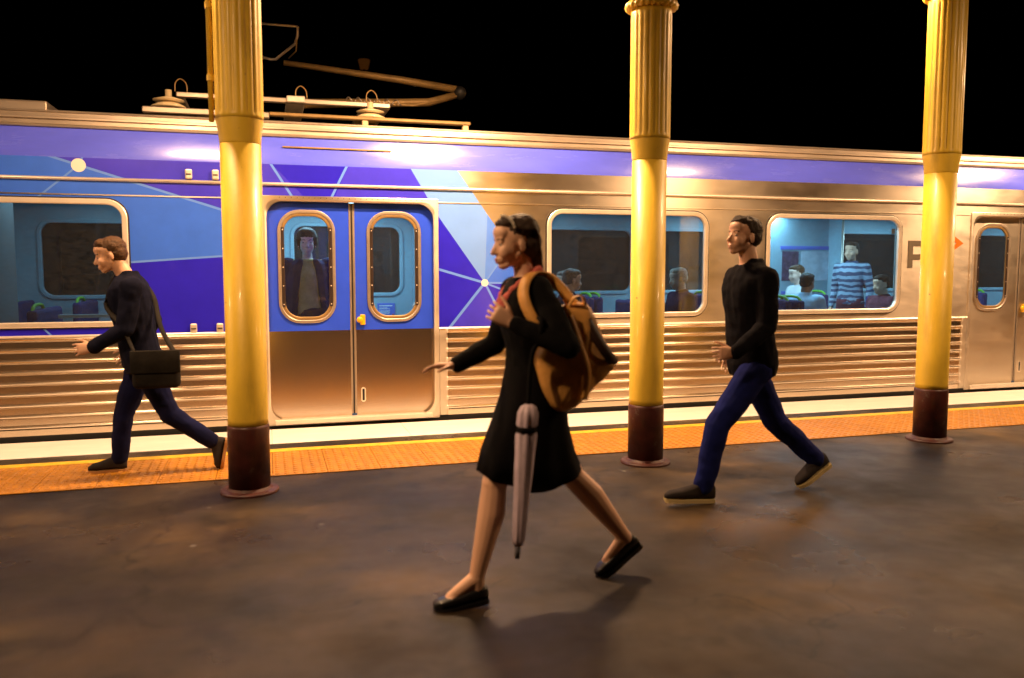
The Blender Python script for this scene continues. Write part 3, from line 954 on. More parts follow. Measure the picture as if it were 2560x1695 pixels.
for x in (-0.76, 1.06, 0.36):
    rod('cable_loop', smooth_pts([(x - 0.05, 8.65, 3.19), (x - 0.045, 8.65, 3.27), (x, 8.65, 3.31), (x + 0.05, 8.65, 3.27), (x + 0.06, 8.65, 3.19)], 5), 0.006, M['bronze'])

# ---- interior
YI0, YI1 = YB + 0.10, 10.85
bm = bmesh.new(); box(bm, X0, X1, YI0 - 0.04, YI1 + 0.05, -0.05, 0.07); obj('cabin_floor', bm, M['cabin_floor'], train)
bm = bmesh.new(); box(bm, X0, X1, YI0 - 0.04, YI1 + 0.05, 2.30, 2.36); obj('cabin_ceiling', bm, M['cabin_ceiling'], train)
fw = [(-6.0, -4.1), (-2.55, -0.45), (0.31, 1.69), (2.45, 5.0), (5.3, 7.05), (8.2, 9.8), (10.75, 12.6)]
bm = bmesh.new(); panel(bm, (X0, X1, 0.07, 2.30), [rrect(a, b, 1.16, 2.05, 0.14) for a, b in fw], [], YI1)
obj('cabin_wall', bm, M['cabin_wall'], train)
for a, b in fw:
    bm = bmesh.new(); ring_frame(bm, (a - 0.03, b + 0.03, 1.13, 2.08), 0.17, 0.05, YI1, 0.02)
    w = obj('far_window', bm, M['cabin_wall'], train)
    bm = bmesh.new(); bm.faces.new([bm.verts.new((x, YI1 + 0.03, z)) for x, z in rrect(a, b, 1.15, 2.06, 0.14)])
    obj('pane', bm, M['glass_dark'], w)
bm = bmesh.new(); box(bm, X0, X1, YI1 + 0.06, YI1 + 0.10, -0.9, 2.6); obj('far_side', bm, M['dark'], train)
# inner linings between windows on the near side
bm = bmesh.new(); panel(bm, (X0, X1, 0.07, 2.30), [rrect(a + 0.01, b - 0.01, WZ[0] + 0.01, WZ[1] - 0.01, 0.15) for a, b in WINS] + [[(d - 0.02, 0), (d + 1.57, 0), (d + 1.57, 2.15), (d - 0.02, 2.15)] for d in DOORS], [], YI0 - 0.02)
obj('inner_lining', bm, M['cabin_wall'], train)
for x, y0, y1 in ((-0.25, YI0, 8.95), (1.86, YI0, 8.85), (-0.25, 9.95, YI1), (1.86, 9.95, YI1), (7.85, YI0, 8.9), (7.85, 9.95, YI1), (10.1, YI0, 8.9)):
    bm = bbox(x - 0.025, x + 0.025, y0, y1, 0.07, 2.28, 0.008, 1)
    pt = obj('partition', bm, M['cabin_wall'], train)
    ye = y1 if y1 < 9.5 else y0
    bm = bmesh.new(); tube(bm, [(x, ye, 0.07), (x, ye, 2.29)], 0.018, 10); obj('pole', bm, M['steel_bright'], pt, True)
bm = bbox(-2.35, -2.3, YI0, 8.9, 0.07, 2.28, 0.008, 1); obj('partition', bm, M['panel_grey'], train)
# lights in the cabin
for x, wt in ((-4.5, 0.10), (-1.6, 0.13), (0.8, 1.35), (3.6, 0.32), (6.4, 1.5), (9.0, 1.0), (12, 0.8)):
    for yy in (8.78, 10.1):
        bm = bbox(x - 0.6, x + 0.6, yy - 0.07, yy + 0.07, 2.262, 2.298, 0.006, 1)
        cl = obj('ceiling_light', bm, M['cabin_tube'], train)
        ld = bpy.data.lights.new('cabin_light', 'AREA'); ld.shape = 'RECTANGLE'; ld.size = 1.2; ld.size_y = 0.13
        ld.color = CABIN_COL; ld.energy = CABIN_W * wt * 0.6
        lo = bpy.data.objects.new('cabin_light', ld); lo.location = (x - 4.5, yy - 9.45, 2.255); link(lo, train)
# seats: transverse benches
def bench(x, y0, y1, face):
    bm = bbox(x - 0.22, x + 0.22, y0, y1, 0.42, 0.53, 0.03)
    s = obj('seat', bm, M['seat_blue'], train)
    xb = x - face * 0.24
    bm = bbox(xb - 0.045, xb + 0.045, y0, y1, 0.45, 1.13, 0.03)
    obj('seat_back', bm, M['seat_blue'], s)
    bm = bmesh.new(); tube(bm, smooth_pts([(xb, y0 + 0.02, 1.10), (xb, y0 + 0.10, 1.165), (xb, y0 + 0.35, 1.165), (xb, y0 + 0.43, 1.10)], 4), 0.016, 8)
    obj('grab_handle', bm, M['seat_green'], s, True)
    bm = bmesh.new(); box(bm, x - 0.18, x + 0.18, y0 + 0.06, y1 - 0.06, 0.07, 0.42); obj('seat_base', bm, M['dark'], s)
for x, f in ((2.55, 1), (3.75, -1), (4.35, 1), (5.45, -1), (6.1, 1), (7.3, -1), (-1.0, -1), (-1.75, 1), (-2.9, -1), (10.6, 1), (11.8, -1)):
    bench(x, YI0 + 0.03, YI0 + 0.98, f)
    bench(x, YI1 - 1.0, YI1 - 0.04, f)
# notice below the far window
nb = bbox(1.37, 1.60, YI1 - 0.012, YI1 - 0.002, 0.855, 1.04, 0.002, 1)
nt_ = obj('notice', nb, M['notice_blue'], train)
rows = [(1.392, 1.565, 1.000, 1.014), (1.392, 1.50, 0.975, 0.982), (1.392, 1.53, 0.962, 0.969), (1.392, 1.535, 0.936, 0.943), (1.392, 1.53, 0.923, 0.930), (1.392, 1.535, 0.910, 0.917), (1.392, 1.52, 0.897, 0.904)]
for a, b, c, d in rows:
    bm = bmesh.new(); box(bm, a, b, YI1 - 0.0145, YI1 - 0.0115, c, d); obj('print_line', bm, M['paper'], nt_)
bm = bmesh.new(); box(bm, 1.56, 1.588, YI1 - 0.0145, YI1 - 0.0115, 0.868, 0.90); obj('print_mark', bm, M['coral'], nt_)
# poster panel behind second window
pp = obj('poster_panel', bbox(6.70, 8.02, 10.22, 10.25, 1.00, 2.28, 0.006, 1), M['cabin_wall'], train)
for a, b, c, d, m in ((7.05, 7.32, 1.32, 1.74, 'poster_dark'), (7.36, 7.86, 1.32, 1.74, 'poster_pale'), (7.02, 7.86, 1.765, 1.815, 'notice_blue'), (7.05, 7.5, 1.13, 1.17, 'notice_blue')):
    obj('poster', bbox(a, b, 10.208, 10.2195, c, d, 0.002, 1), M[m], pp)
bm = bmesh.new(); box(bm, -1.9, -1.35, 8.62, 8.70, 1.03, 1.06); obj('sill_shelf', bm, M['cabin_wall'], train)

# ================================================================== DISTANT LAMP
t = thing('street_lamp', 'dim orange lantern glowing in the black sky behind the pantograph', 'lamp', (3.44, 30, -1.15))
bm = bmesh.new(); lathe(bm, [(0.02, 8.48), (0.14, 8.50), (0.21, 8.80), (0.20, 8.82)], (3.44, 30, 0), 16); obj('lantern', bm, M['sodium'], t, True)
bm = bmesh.new(); lathe(bm, [(0.24, 8.82), (0.22, 8.86), (0.05, 9.0), (0.01, 9.05)], (3.44, 30, 0), 16); obj('cap', bm, M['dark'], t, True)
bm = bmesh.new(); tube(bm, [(3.44, 30, -1.15), (3.44, 30, 8.49)], [0.09, 0.05], 10); obj('pole', bm, M['dark'], t, True)

# ================================================================== PEOPLE
def head_prims(bm, c, f, up, s=1.0):
    """skull, face, jaw, nose, ears in the frame (forward f, up)"""
    f = V(f).normalized(); up = V(up); up = (up - f * up.dot(f)).normalized(); l = up.cross(f)
    R = Matrix((f, l, up)).transposed()
    P = lambda x, y, z: V(c) + R @ V((x * s, y * s, z * s))
    def E(p, r): ellipsoid(bm, P(*p), [q * s for q in r], R)
    E((-0.018, 0, 0.034), (0.096, 0.075, 0.084))
    E((0.030, 0, -0.020), (0.060, 0.060, 0.085))
    E((0.020, 0, -0.060), (0.055, 0.052, 0.045))
    E((0.060, 0, -0.096), (0.024, 0.026, 0.018))
    E((0.068, 0, 0.022), (0.020, 0.050, 0.020))
    E((0.052, 0, 0.050), (0.040, 0.058, 0.040))
    for y in (-1, 1):
        E((0.054, y * 0.036, -0.034), (0.031, 0.024, 0.034))
        capsule(bm, P(0.0, y * 0.043, -0.050), P(0.050, y * 0.018, -0.093), 0.017 * s, 0.016 * s, 10)
        E((0.0725, y * 0.032, 0.0075), (0.009, 0.017, 0.0065))
        E((0.0715, y * 0.032, -0.0145), (0.008, 0.015, 0.005))
        ellipsoid(bm, P(-0.012, y * 0.074, -0.016), (0.017 * s, 0.007 * s, 0.029 * s), R)
    capsule(bm, P(0.080, 0, 0.008), P(0.104, 0, -0.034), 0.010 * s, 0.0130 * s, 10)
    E((0.066, 0, -0.066), (0.026, 0.034, 0.026))
    for y in (-1, 1):
        E((0.088, y * 0.010, -0.037), (0.010, 0.008, 0.007))
    E((0.086, 0, -0.064), (0.012, 0.023, 0.007))
    E((0.083, 0, -0.077), (0.012, 0.020, 0.008))
    return P, R

def hand_prims(bm, wr, d, palm, thumb, curl=(0.4, 0.4, 0.4, 0.45), s=1.0, spread=0.10, thumb_curl=0.3):
    """palm plus four unequal fingers and a thumb. d: wrist to knuckles, palm: palm normal, thumb: towards the thumb side"""
    d = V(d).normalized(); palm = V(palm); palm = (palm - d * palm.dot(d)).normalized()
    side_ = d.cross(palm)
    if side_.dot(V(thumb)) < 0:
        side_ = -side_
    wr = V(wr)
    rings = []
    for t, w, h in ((-0.02, 0.026, 0.022), (0.015, 0.031, 0.019), (0.05, 0.041, 0.017), (0.085, 0.043, 0.014), (0.096, 0.036, 0.010)):
        rings.append(ell(wr + d * t * s, side_ * w * s, palm * h * s, 14, 2.6))
    loft(bm, rings)
    lens = (0.072, 0.080, 0.074, 0.058)
    for k in range(4):
        off = (1.5 - k) * 0.0225
        p = wr + (d * 0.088 + side_ * off) * s
        dd = (d + side_ * (1.5 - k) * spread).normalized()
        pp = palm.copy()
        ang = curl[k]
        for j, fr in enumerate((0.45, 0.32, 0.23)):
            rot = Matrix.Rotation(ang * (0.7 if j == 0 else 1.0), 3, dd.cross(pp))
            dd = rot @ dd; pp = rot @ pp
            q = p + dd * lens[k] * fr * s
            r = (0.0085, 0.0078, 0.007, 0.0062)[j]
            capsule(bm, p, q, r * s, (r - 0.0007) * s, 10)
            p = q
    p = wr + (d * 0.022 + side_ * 0.026 + palm * 0.006) * s
    dd = (d * 0.75 + side_ * 0.62 + palm * 0.25).normalized()
    for j, ln in enumerate((0.042, 0.032, 0.026)):
        q = p + dd * ln * s
        capsule(bm, p, q, (0.0125, 0.0105, 0.009)[j] * s, (0.0105, 0.009, 0.008)[j] * s, 10)
        p = q
        dd = (dd * (1 - thumb_curl * 0.6) + d * thumb_curl * 0.5 + palm * thumb_curl * 0.35 - side_ * thumb_curl * 0.25).normalized()

def torso_rings(pel, nk, f, s=1.0, grow=0.0, female=False, z_from=0.0, z_to=1.0, n=22, flat=None):
    pel, nk = V(pel), V(nk)
    f = V(f).normalized(); l = V((0, 0, 1)).cross(f).normalized()
    prof = [(-0.12, 0.150, 0.100), (0.0, 0.170, 0.118), (0.14, 0.160, 0.108), (0.36, 0.136, 0.096), (0.58, 0.152, 0.112), (0.74, 0.168, 0.118), (0.86, 0.172, 0.100), (0.94, 0.130, 0.078), (1.0, 0.062, 0.060)] if female else \
           [(-0.12, 0.150, 0.105), (0.0, 0.170, 0.120), (0.14, 0.166, 0.112), (0.36, 0.158, 0.108), (0.58, 0.178, 0.122), (0.74, 0.192, 0.128), (0.86, 0.196, 0.110), (0.94, 0.146, 0.084), (1.0, 0.066, 0.064)]
    sp = nk - pel
    out = []
    for t, w, h in prof:
        if t < z_from - 1e-6 or t > z_to + 1e-6:
            continue
        ax = V((0, 0, 1)) if False else sp.normalized()
        ff = (f - ax * f.dot(ax)).normalized()
        out.append(ell(pel + sp * t + ff * 0.012 * math.sin(t * 3), l * (w * s + grow), ff * (h * s + grow), n, 2.3))
    return out

def limb(bm, pts, rad, n=14):
    for a, b, r0, r1 in zip(pts, pts[1:], rad, rad[1:]):
        capsule(bm, a, b, r0, r1, n)

def foot_prims(bm, an, he, to, s=1.0):
    an, he, to = V(an), V(he), V(to)
    d = (to - he).normalized()
    ball = he + (to - he) * 0.70
    up = (an - he); up = (up - d * up.dot(d)).normalized()
    w = d.cross(up).normalized()
    capsule(bm, an, he + d * 0.03 + up * 0.030, 0.038 * s, 0.032 * s)
    capsule(bm, an - up * 0.01 + d * 0.02, ball + up * 0.026, 0.034 * s, 0.026 * s)
    capsule(bm, he + d * 0.03 + up * 0.028, ball + up * 0.020, 0.029 * s, 0.022 * s)
    for k in (-1, 0, 1):
        capsule(bm, ball + w * 0.018 * k + up * 0.018, to + w * 0.020 * k - d * (0.012 + 0.01 * abs(k)) + up * 0.013, 0.020 * s, 0.012 * s)

def shoe_loft(he, to, up, s=1.0, low=True, flex=0.0, h_back=None, st=0.022):
    """closed shoe shape from heel to toe"""
    he, to = V(he), V(to); d = (to - he).normalized()
    up = V(up); up = (up - d * up.dot(d)).normalized(); w = d.cross(up)
    L = (to - he).length
    hb = (0.060 if low else 0.085) if h_back is None else h_back
    prof = [(-0.03, 0.018, 0.035, hb * 0.6), (0.00, 0.030, 0.032, hb), (0.12, 0.036, 0.03, hb * 0.96), (0.30, 0.036, 0.028, (0.052 if low else 0.095)), (0.5, 0.042, 0.026, 0.042 if low else 0.075), (0.72, 0.048, 0.024, 0.040 if low else 0.055), (0.9, 0.040, 0.022, 0.036 if low else 0.046), (1.0, 0.024, 0.020, 0.028), (1.03, 0.010, 0.018, 0.022)]
    rings = []
    for t, hw, _, hh in prof:
        c = he + d * (L * t) + up * (hh / 2 * s)
        rings.append(ell(c, w * hw * s, up * hh / 2 * s, 16, 2.8))
    bm = bmesh.new(); loft(bm, rings)
    sole = bmesh.new()
    rr = []
    for k in (0.0, 1.0):
        ring = []
        for t, hw, _, hh in prof:
            ring.append(he + d * (L * t) + w * (hw + 0.004) * s + up * (0.004 - st * (1 - k)) * s)
        for t, hw, _, hh in prof[::-1]:
            ring.append(he + d * (L * t) - w * (hw + 0.004) * s + up * (-0.004 - 0.022 * (1 - k)) * s)
        rr.append(ring)
    loft(sole, rr)
    return bm, sole

def eyes(parent, P, R, s=1.0):
    for y in (-1, 1):
        bm = bmesh.new(); ellipsoid(bm, P(0.0690, y * 0.032, -0.003), (0.0110 * s,) * 3, sub=2)
        e = obj('eye', bm, M['eye'], parent, True)
        bm = bmesh.new(); ellipsoid(bm, P(0.0785, y * 0.032, -0.003), (0.0030 * s, 0.0056 * s, 0.0052 * s), R, sub=2)
        obj('iris', bm, M['iris'], e, True)
        bm = bmesh.new()
        tube(bm, smooth_pts([P(0.0845, y * 0.014, 0.0175), P(0.0815, y * 0.030, 0.0235), P(0.0685, y * 0.049, 0.0195)], 4), 0.0032 * s, 8)
        obj('eyebrow', bm, M['hair_dark'], parent, True)

def person(label, base, J, skin_m, group=None, voxel=0.005, female=False, s=1.0, hs=1.0, bare_legs=False):
    """body: one continuous surface, head to feet. J holds the joints in world coordinates."""
    t = thing('person', label, 'person', base, group)
    bm = bmesh.new()
    P, R = head_prims(bm, J['head'], J['face'], J.get('hup', (0, 0, 1)), hs)
    capsule(bm, P(-0.028, 0, -0.05), V(J['neck']) - V((0, 0, 0.03)), 0.050 * s * (0.88 if female else 1.08), 0.058 * s * (0.9 if female else 1.1))
    loft(bm, torso_rings(J['pel'], J['neck'], J['fwd'], s, 0, female))
    k = 0.86 if female else 1.0
    for q in 'LR':
        limb(bm, [J['sh' + q], J['el' + q], J['wr' + q]], [0.052 * k, 0.041 * k, 0.028 * k])
        mid = V(J['el' + q]).lerp(V(J['wr' + q]), 0.3)
        capsule(bm, J['el' + q], mid, 0.040 * k, 0.041 * k)
        hand_prims(bm, J['wr' + q], J['hd' + q], J['pn' + q], J['th' + q], J.get('cu' + q, (0.4,) * 4), 0.92 if female else 1.0)
        hip, kn, an = V(J['hip' + q]), V(J['kn' + q]), V(J['an' + q])
        s_keep = s
        s = s * (1.0 if female else 0.82)
        limb(bm, [hip, kn], [0.082 * s, 0.060 * s])
        calf = kn.lerp(an, 0.32)
        back = -(V(J['fwd'])).normalized() * 0.012
        limb(bm, [kn, calf + back, an], [0.057 * s, 0.064 * s, 0.036 * s])
        capsule(bm, kn, kn.lerp(an, 0.12), 0.058 * s, 0.052 * s)
        s = s_keep
        foot_prims(bm, an, J['he' + q], J['to' + q], s)
    obj('body', remeshed(bm, voxel, 8 if voxel < 0.007 else 1), skin_m, t, True)
    return t, P, R

def garment_top(t, J, m, name='jacket', grow=0.018, female=False, s=1.0, z_from=-0.12, sleeve=0.016, voxel=0.008, fold=0.008, seed=0.0, sleeve_to=0.96, collar=True):
    bm = bmesh.new()
    loft(bm, torso_rings(J['pel'], J['neck'], J['fwd'], s, grow, female, z_from))
    k = 0.86 if female else 1.0
    for q in 'LR':
        wr = V(J['el' + q]).lerp(V(J['wr' + q]), sleeve_to)
        limb(bm, [J['sh' + q], J['el' + q], wr], [0.056 * k + sleeve, 0.044 * k + sleeve, 0.030 * k + sleeve * 0.8])
        capsule(bm, J['sh' + q], V(J['neck']).lerp(V(J['sh' + q]), 0.35) - V((0, 0, 0.03)), 0.056 * k + sleeve, 0.06 * k)
    if collar:
        n = V(J['neck'])
        f = V(J['fwd']).normalized(); l = V((0, 0, 1)).cross(f)
        loft(bm, [ell(n + V((0, 0, -0.05)), l * 0.10, f * 0.09), ell(n + V((0, 0, 0.012)) - f * 0.012, l * 0.076, f * 0.074), ell(n + V((0, 0, 0.03)) - f * 0.016, l * 0.068, f * 0.066)])
    return obj(name, remeshed(bm, voxel, 3, fold, (10, 10, 7), seed), m, t, True)

def trousers(t, J, m, s=1.0, r=(0.104, 0.074, 0.060), voxel=0.008, fold=0.009, seed=3.0, hem=0.97):
    bm = bmesh.new()
    loft(bm, torso_rings(J['pel'], J['neck'], J['fwd'], s, 0.014, False, -0.12, 0.2))
    for q in 'LR':
        hip, kn, an = V(J['hip' + q]), V(J['kn' + q]), V(J['an' + q])
        e = kn.lerp(an, hem)
        limb(bm, [hip, hip.lerp(kn, 0.5), kn, kn.lerp(e, 0.4), e], [r[0], (r[0] + r[1]) / 2 + 0.003, r[1], (r[1] + r[2]) / 2 + 0.002, r[2]])
        capsule(bm, V(J['pel']) + (hip - V(J['pel'])) * 0.5, hip, 0.10 * s, r[0])
    return obj('trousers', remeshed(bm, voxel, 3, fold, (7, 7, 9), seed), m, t, True)

def hair_cap(t, P, R, m, s=1.0, parts=None, voxel=0.006, name='hair', fold=0.004):
    bm = bmesh.new()
    for p, r in (parts or [((-0.030, 0, 0.047), (0.094, 0.080, 0.080)), ((-0.050, 0, 0.005), (0.070, 0.078, 0.075)), ((0.030, 0, 0.085), (0.052, 0.062, 0.038))]):
        ellipsoid(bm, P(*p), [q * s for q in r], R)
    return obj(name, remeshed(bm, voxel, 2, fold, (60, 25, 40), 1.0), m, t, True)

X = V((1, 0, 0)); Y = V((0, 1, 0)); Z = V((0, 0, 1))

# ---- woman striding past in front
J = dict(head=(1.062, 3.55, 1.612), face=(-1, -0.03, -0.10), neck=(1.118, 3.55, 1.462), pel=(1.160, 3.55, 0.965), fwd=(-1, 0, 0),
         shL=(1.125, 3.395, 1.405), elL=(1.195, 3.215, 1.170), wrL=(0.985, 3.325, 1.268), hdL=(-0.80, 0.10, 0.50), pnL=(0.15, 0.95, 0.1), thL=(-0.4, 0, 1), cuL=(0.85, 0.85, 0.85, 0.85),
         shR=(1.105, 3.700, 1.400), elR=(1.030, 3.735, 1.145), wrR=(0.812, 3.680, 1.052), hdR=(-1, -0.05, 0.03), pnR=(0, -0.25, -1), thR=(-0.2, -1, 0.1), cuR=(0.22, 0.26, 0.30, 0.34),
         hipL=(1.130, 3.470, 0.930), knL=(0.945, 3.465, 0.548), anL=(0.862, 3.465, 0.125), heL=(0.898, 3.465, 0.040), toL=(0.680, 3.455, 0.016),
         hipR=(1.170, 3.630, 0.930), knR=(1.375, 3.630, 0.510), anR=(1.650, 3.630, 0.185), heR=(1.712, 3.630, 0.150), toR=(1.520, 3.630, 0.014))
w, P, R = person('woman in black dress striding left with tan bag on her shoulder', (1.16, 3.55, 0), J, M['skin_woman'], 'people walking along the platform', 0.0045, True, 0.97, 1.0)
garment_top(w, J, M['black_cloth'], 'top', 0.014, True, 0.95, 0.0, 0.014, seed=5.0, collar=False, sleeve_to=0.93)
# skirt
rings = []
for z, xa, xb, hw, cy, tl in ((1.18, 1.035, 1.270, 0.130, 3.55, 0), (1.05, 1.030, 1.285, 0.160, 3.55, 0), (0.92, 1.005, 1.300, 0.182, 3.55, 0), (0.78, 0.955, 1.320, 0.190, 3.55, 0.01), (0.65, 0.905, 1.362, 0.185, 3.55, 0.03), (0.545, 0.882, 1.405, 0.172, 3.55, 0.05), (0.553, 0.90, 1.385, 0.155, 3.55, 0.05), (0.72, 0.96, 1.33, 0.13, 3.55, 0.0)):
    ring = []
    cx, hx_ = (xa + xb) / 2, (xb - xa) / 2
    for i in range(64):
        a = 2 * PI * i / 64
        c_, s_ = math.cos(a), math.sin(a)
        c_ = math.copysign(abs(c_) ** 0.9, c_); s_ = math.copysign(abs(s_) ** 0.85, s_)
        k = max(0.0, (1.05 - z) / 0.5)
        rip = 1 + 0.030 * k * math.sin(a * 7 + 0.6) + 0.014 * k * math.sin(a * 12)
        shear = -0.060 * c_ * s_ * k * 0.5
        dz = tl * (0.55 * c_ * c_ - 0.65 * (1 - c_ * c_)) + (0.02 * k if c_ < -0.3 else 0)
        ring.append(V((cx + hx_ * c_ * rip, cy + hw * s_ * rip + 0.06 * k * c_ * 1.0, z + dz)))
    rings.append(ring)
bm = bmesh.new(); loft(bm, rings)
obj('skirt', bm, M['black_skirt'], w, True)
# hair pulled behind the ear, long at the nape
bm = bmesh.new()
for p, r in (((-0.030, 0, 0.050), (0.094, 0.080, 0.080)), ((-0.062, 0, 0.0), (0.064, 0.078, 0.080)), ((0.022, 0, 0.088), (0.056, 0.062, 0.034)), ((-0.090, 0, -0.065), (0.036, 0.046, 0.080)), ((-0.104, 0, -0.125), (0.022, 0.030, 0.055))):
    ellipsoid(bm, P(*p), r, R)
for k in range(26):
    a = -1.35 + 2.7 * k / 25
    p0 = P(0.030 - 0.03 * abs(math.sin(a)), 0.074 * math.sin(a), 0.052 + 0.062 * math.cos(a))
    p1 = P(-0.085, 0.084 * math.sin(a), 0.020 + 0.075 * math.cos(a))
    p2 = P(-0.112, 0.024 * math.sin(a), -0.12 - 0.03 * random.random())
    tube(bm, smooth_pts([p0, p0.lerp(p1, 0.5) + R @ V((0, 0.014 * math.sin(a), 0.014 * math.cos(a))), p1, p2], 4), 0.0065, 6)
obj('hair', remeshed(bm, 0.0045, 1, 0.003, (70, 30, 40)), M['hair_dark'], w, True)
bm = bmesh.new()
for k in range(17):
    a = -1.25 + 2.5 * k / 16
    ellipsoid(bm, P(0.046 - 0.030 * abs(math.sin(a)), 0.083 * math.sin(a), 0.045 + 0.079 * math.cos(a)), (0.0075,) * 3, sub=2)
hb_ = obj('headband', bm, M['bead'], w, True); hb_['kind'] = 'stuff'
eyes(w, P, R)
bm = bmesh.new(); ellipsoid(bm, P(0.0915, 0, -0.0645), (0.008, 0.020, 0.005), R, 2); ellipsoid(bm, P(0.0885, 0, -0.0765), (0.008, 0.018, 0.006), R, 2)
obj('lips', remeshed(bm, 0.003, 1), M['lips'], w, True)
# coral scarf at the neckline
bm = bmesh.new()
nb_ = V(J['neck'])
tube(bm, smooth_pts([nb_ + V((0.055, 0.0, 0.03)), nb_ + V((0.02, -0.085, 0.012)), nb_ + V((-0.07, -0.07, -0.055)), nb_ + V((-0.125, -0.01, -0.15)), nb_ + V((-0.07, 0.07, -0.06)), nb_ + V((0.02, 0.085, 0.015)), nb_ + V((0.055, 0.0, 0.03))], 6), 0.024, 10)
tube(bm, smooth_pts([nb_ + V((-0.07, -0.06, -0.07)), nb_ + V((-0.115, -0.03, -0.13)), nb_ + V((-0.13, -0.01, -0.20))], 5), [0.03] * 5 + [0.028] * 3 + [0.022] * 3, 10)
obj('scarf', remeshed(bm, 0.006, 2, 0.006, (40, 40, 30)), M['coral'], w, True)
# flat shoes
for q in 'LR':
    he, to, an = V(J['he' + q]), V(J['to' + q]), V(J['an' + q])
    up = (an - he)
    d = (to - he).normalized()
    u = (up - d * up.dot(d)).normalized()
    b1, b2 = shoe_loft(he - u * 0.008 - d * 0.008, to + d * 0.010 - u * 0.004, up, 0.97, True, 0, 0.060, 0.010)
    sh = obj('shoe', b1, M['shoe_black'], w, True)
    obj('sole', b2, M['shoe_black'], sh)

# tan shoulder bag
bag_shift = 0.050
bag = thing('shoulder_bag', 'slouchy tan leather bag hanging from the woman\'s shoulder', 'bag', (1.28, 3.33, 0.88))
out = [(1.225, 1.335), (1.335, 1.345), (1.405, 1.215), (1.468, 1.088), (1.450, 1.040), (1.365, 0.960), (1.286, 0.888), (1.205, 0.876), (1.150, 0.940), (1.118, 1.040), (1.108, 1.130), (1.165, 1.235)]
cx, cz = 1.285, 1.09
def outline(sc, y, bulge=0.0):
    pts = smooth_pts([(cx + (x - cx) * sc, y, cz + (z - cz) * sc) for x, z in out + [out[0]]], 4)[:-1]
    return pts
rings = [outline(0.30, 3.252), outline(0.72, 3.262), outline(0.93, 3.280), outline(1.0, 3.308), outline(1.0, 3.352), outline(0.93, 3.378), outline(0.6, 3.388)]
bm = bmesh.new(); loft(bm, rings)
for v in bm.verts:
    p = v.co
    v.co.y += 0.012 * noise.noise(V((p.x * 14, 3, p.z * 9))) + 0.006 * noise.noise(V((p.x * 30, 1, p.z * 24)))
bmesh.ops.subdivide_edges(bm, edges=bm.edges, cuts=1, use_grid_fill=True)
for v in bm.verts:
    p = v.co
    v.co.y += 0.007 * noise.noise(V((p.x * 26 + p.z * 14, 5, p.z * 12)))
obj('bag_body', bm, M['leather_tan'], bag, True)
bm = bmesh.new(); ribbon(bm, smooth_pts([(1.318, 3.262, 1.275), (1.372, 3.248, 1.18), (1.425, 3.252, 1.11), (1.462, 3.285, 1.075)], 5), 0.046, 0.008, (1, 0, 0.7))
obj('side_panel', bm, M['leather_dark'], bag, True)
bm = bmesh.new(); ribbon(bm, smooth_pts([(1.235, 3.250, 1.30), (1.275, 3.236, 1.18), (1.315, 3.236, 1.05), (1.305, 3.250, 0.93)], 5), 0.030, 0.006, (1, 0, 0.2))
obj('trim', bm, M['leather_tan'], bag, True)
bm = bmesh.new(); ribbon(bm, smooth_pts([(1.290, 3.375, 1.325), (1.240, 3.410, 1.405), (1.182, 3.432, 1.462), (1.120, 3.420, 1.480), (1.068, 3.380, 1.455), (1.042, 3.350, 1.395), (1.052, 3.322, 1.330), (1.085, 3.300, 1.260), (1.125, 3.305, 1.190)], 6), 0.050, 0.008, (0.70, -0.70, 0.1))
obj('strap', bm, M['leather_tan'], bag, True)
bm = bmesh.new(); ribbon(bm, smooth_pts([(1.245, 3.30, 1.325), (1.262, 3.275, 1.37), (1.300, 3.27, 1.378), (1.325, 3.30, 1.335)], 5), 0.024, 0.006, (0, 1, 0))
obj('handle', bm, M['leather_tan'], bag, True)

for ch in bag.children:
    if not ch.name.startswith('strap'):
        ch.location.y += bag_shift
# folded umbrella hooked over her forearm
um = thing('umbrella', 'folded pinkish grey umbrella hanging from the woman\'s forearm', 'umbrella', (1.03, 3.285, 0.29))
A0, A1 = V((1.000, 3.285, 0.315)), V((1.048, 3.290, 0.925))
rings = []
for t, r in ((0.0, 0.016), (0.04, 0.026), (0.2, 0.031), (0.5, 0.037), (0.78, 0.043), (0.825, 0.036), (0.86, 0.042), (0.94, 0.042), (0.985, 0.030), (1.0, 0.012)):
    c = A0.lerp(A1, t); ring = []
    for i in range(40):
        a = 2 * PI * i / 40
        rr = r * (1 + 0.10 * math.sin(a * 8 + t * 5))
        ring.append(c + X * rr * math.cos(a) + Y * rr * math.sin(a))
    rings.append(ring)
bm = bmesh.new(); loft(bm, rings); obj('canopy', bm, M['umbrella'], um, True)
bm = bmesh.new(); c = A0.lerp(A1, 0.825); dd = (A1 - A0).normalized()
loft(bm, [ell(c - dd * 0.013, X * 0.043, Y * 0.043), ell(c + dd * 0.013, X * 0.044, Y * 0.044)]); obj('strap', bm, M['black_cloth'], um, True)
bm = bmesh.new(); tube(bm, [A0 + dd * 0.01, A0 - dd * 0.055], [0.014, 0.011], 12); obj('tip', bm, M['grey_cloth'], um, True)
bm = bmesh.new(); tube(bm, smooth_pts([A1 - dd * 0.02, A1 + dd * 0.20, V((1.080, 3.245, 1.20)), V((1.085, 3.235, 1.262)), V((1.090, 3.275, 1.292)), V((1.092, 3.335, 1.270)), V((1.092, 3.350, 1.225))], 5), 0.010, 10); obj('handle', bm, M['black_cloth'], um, True)

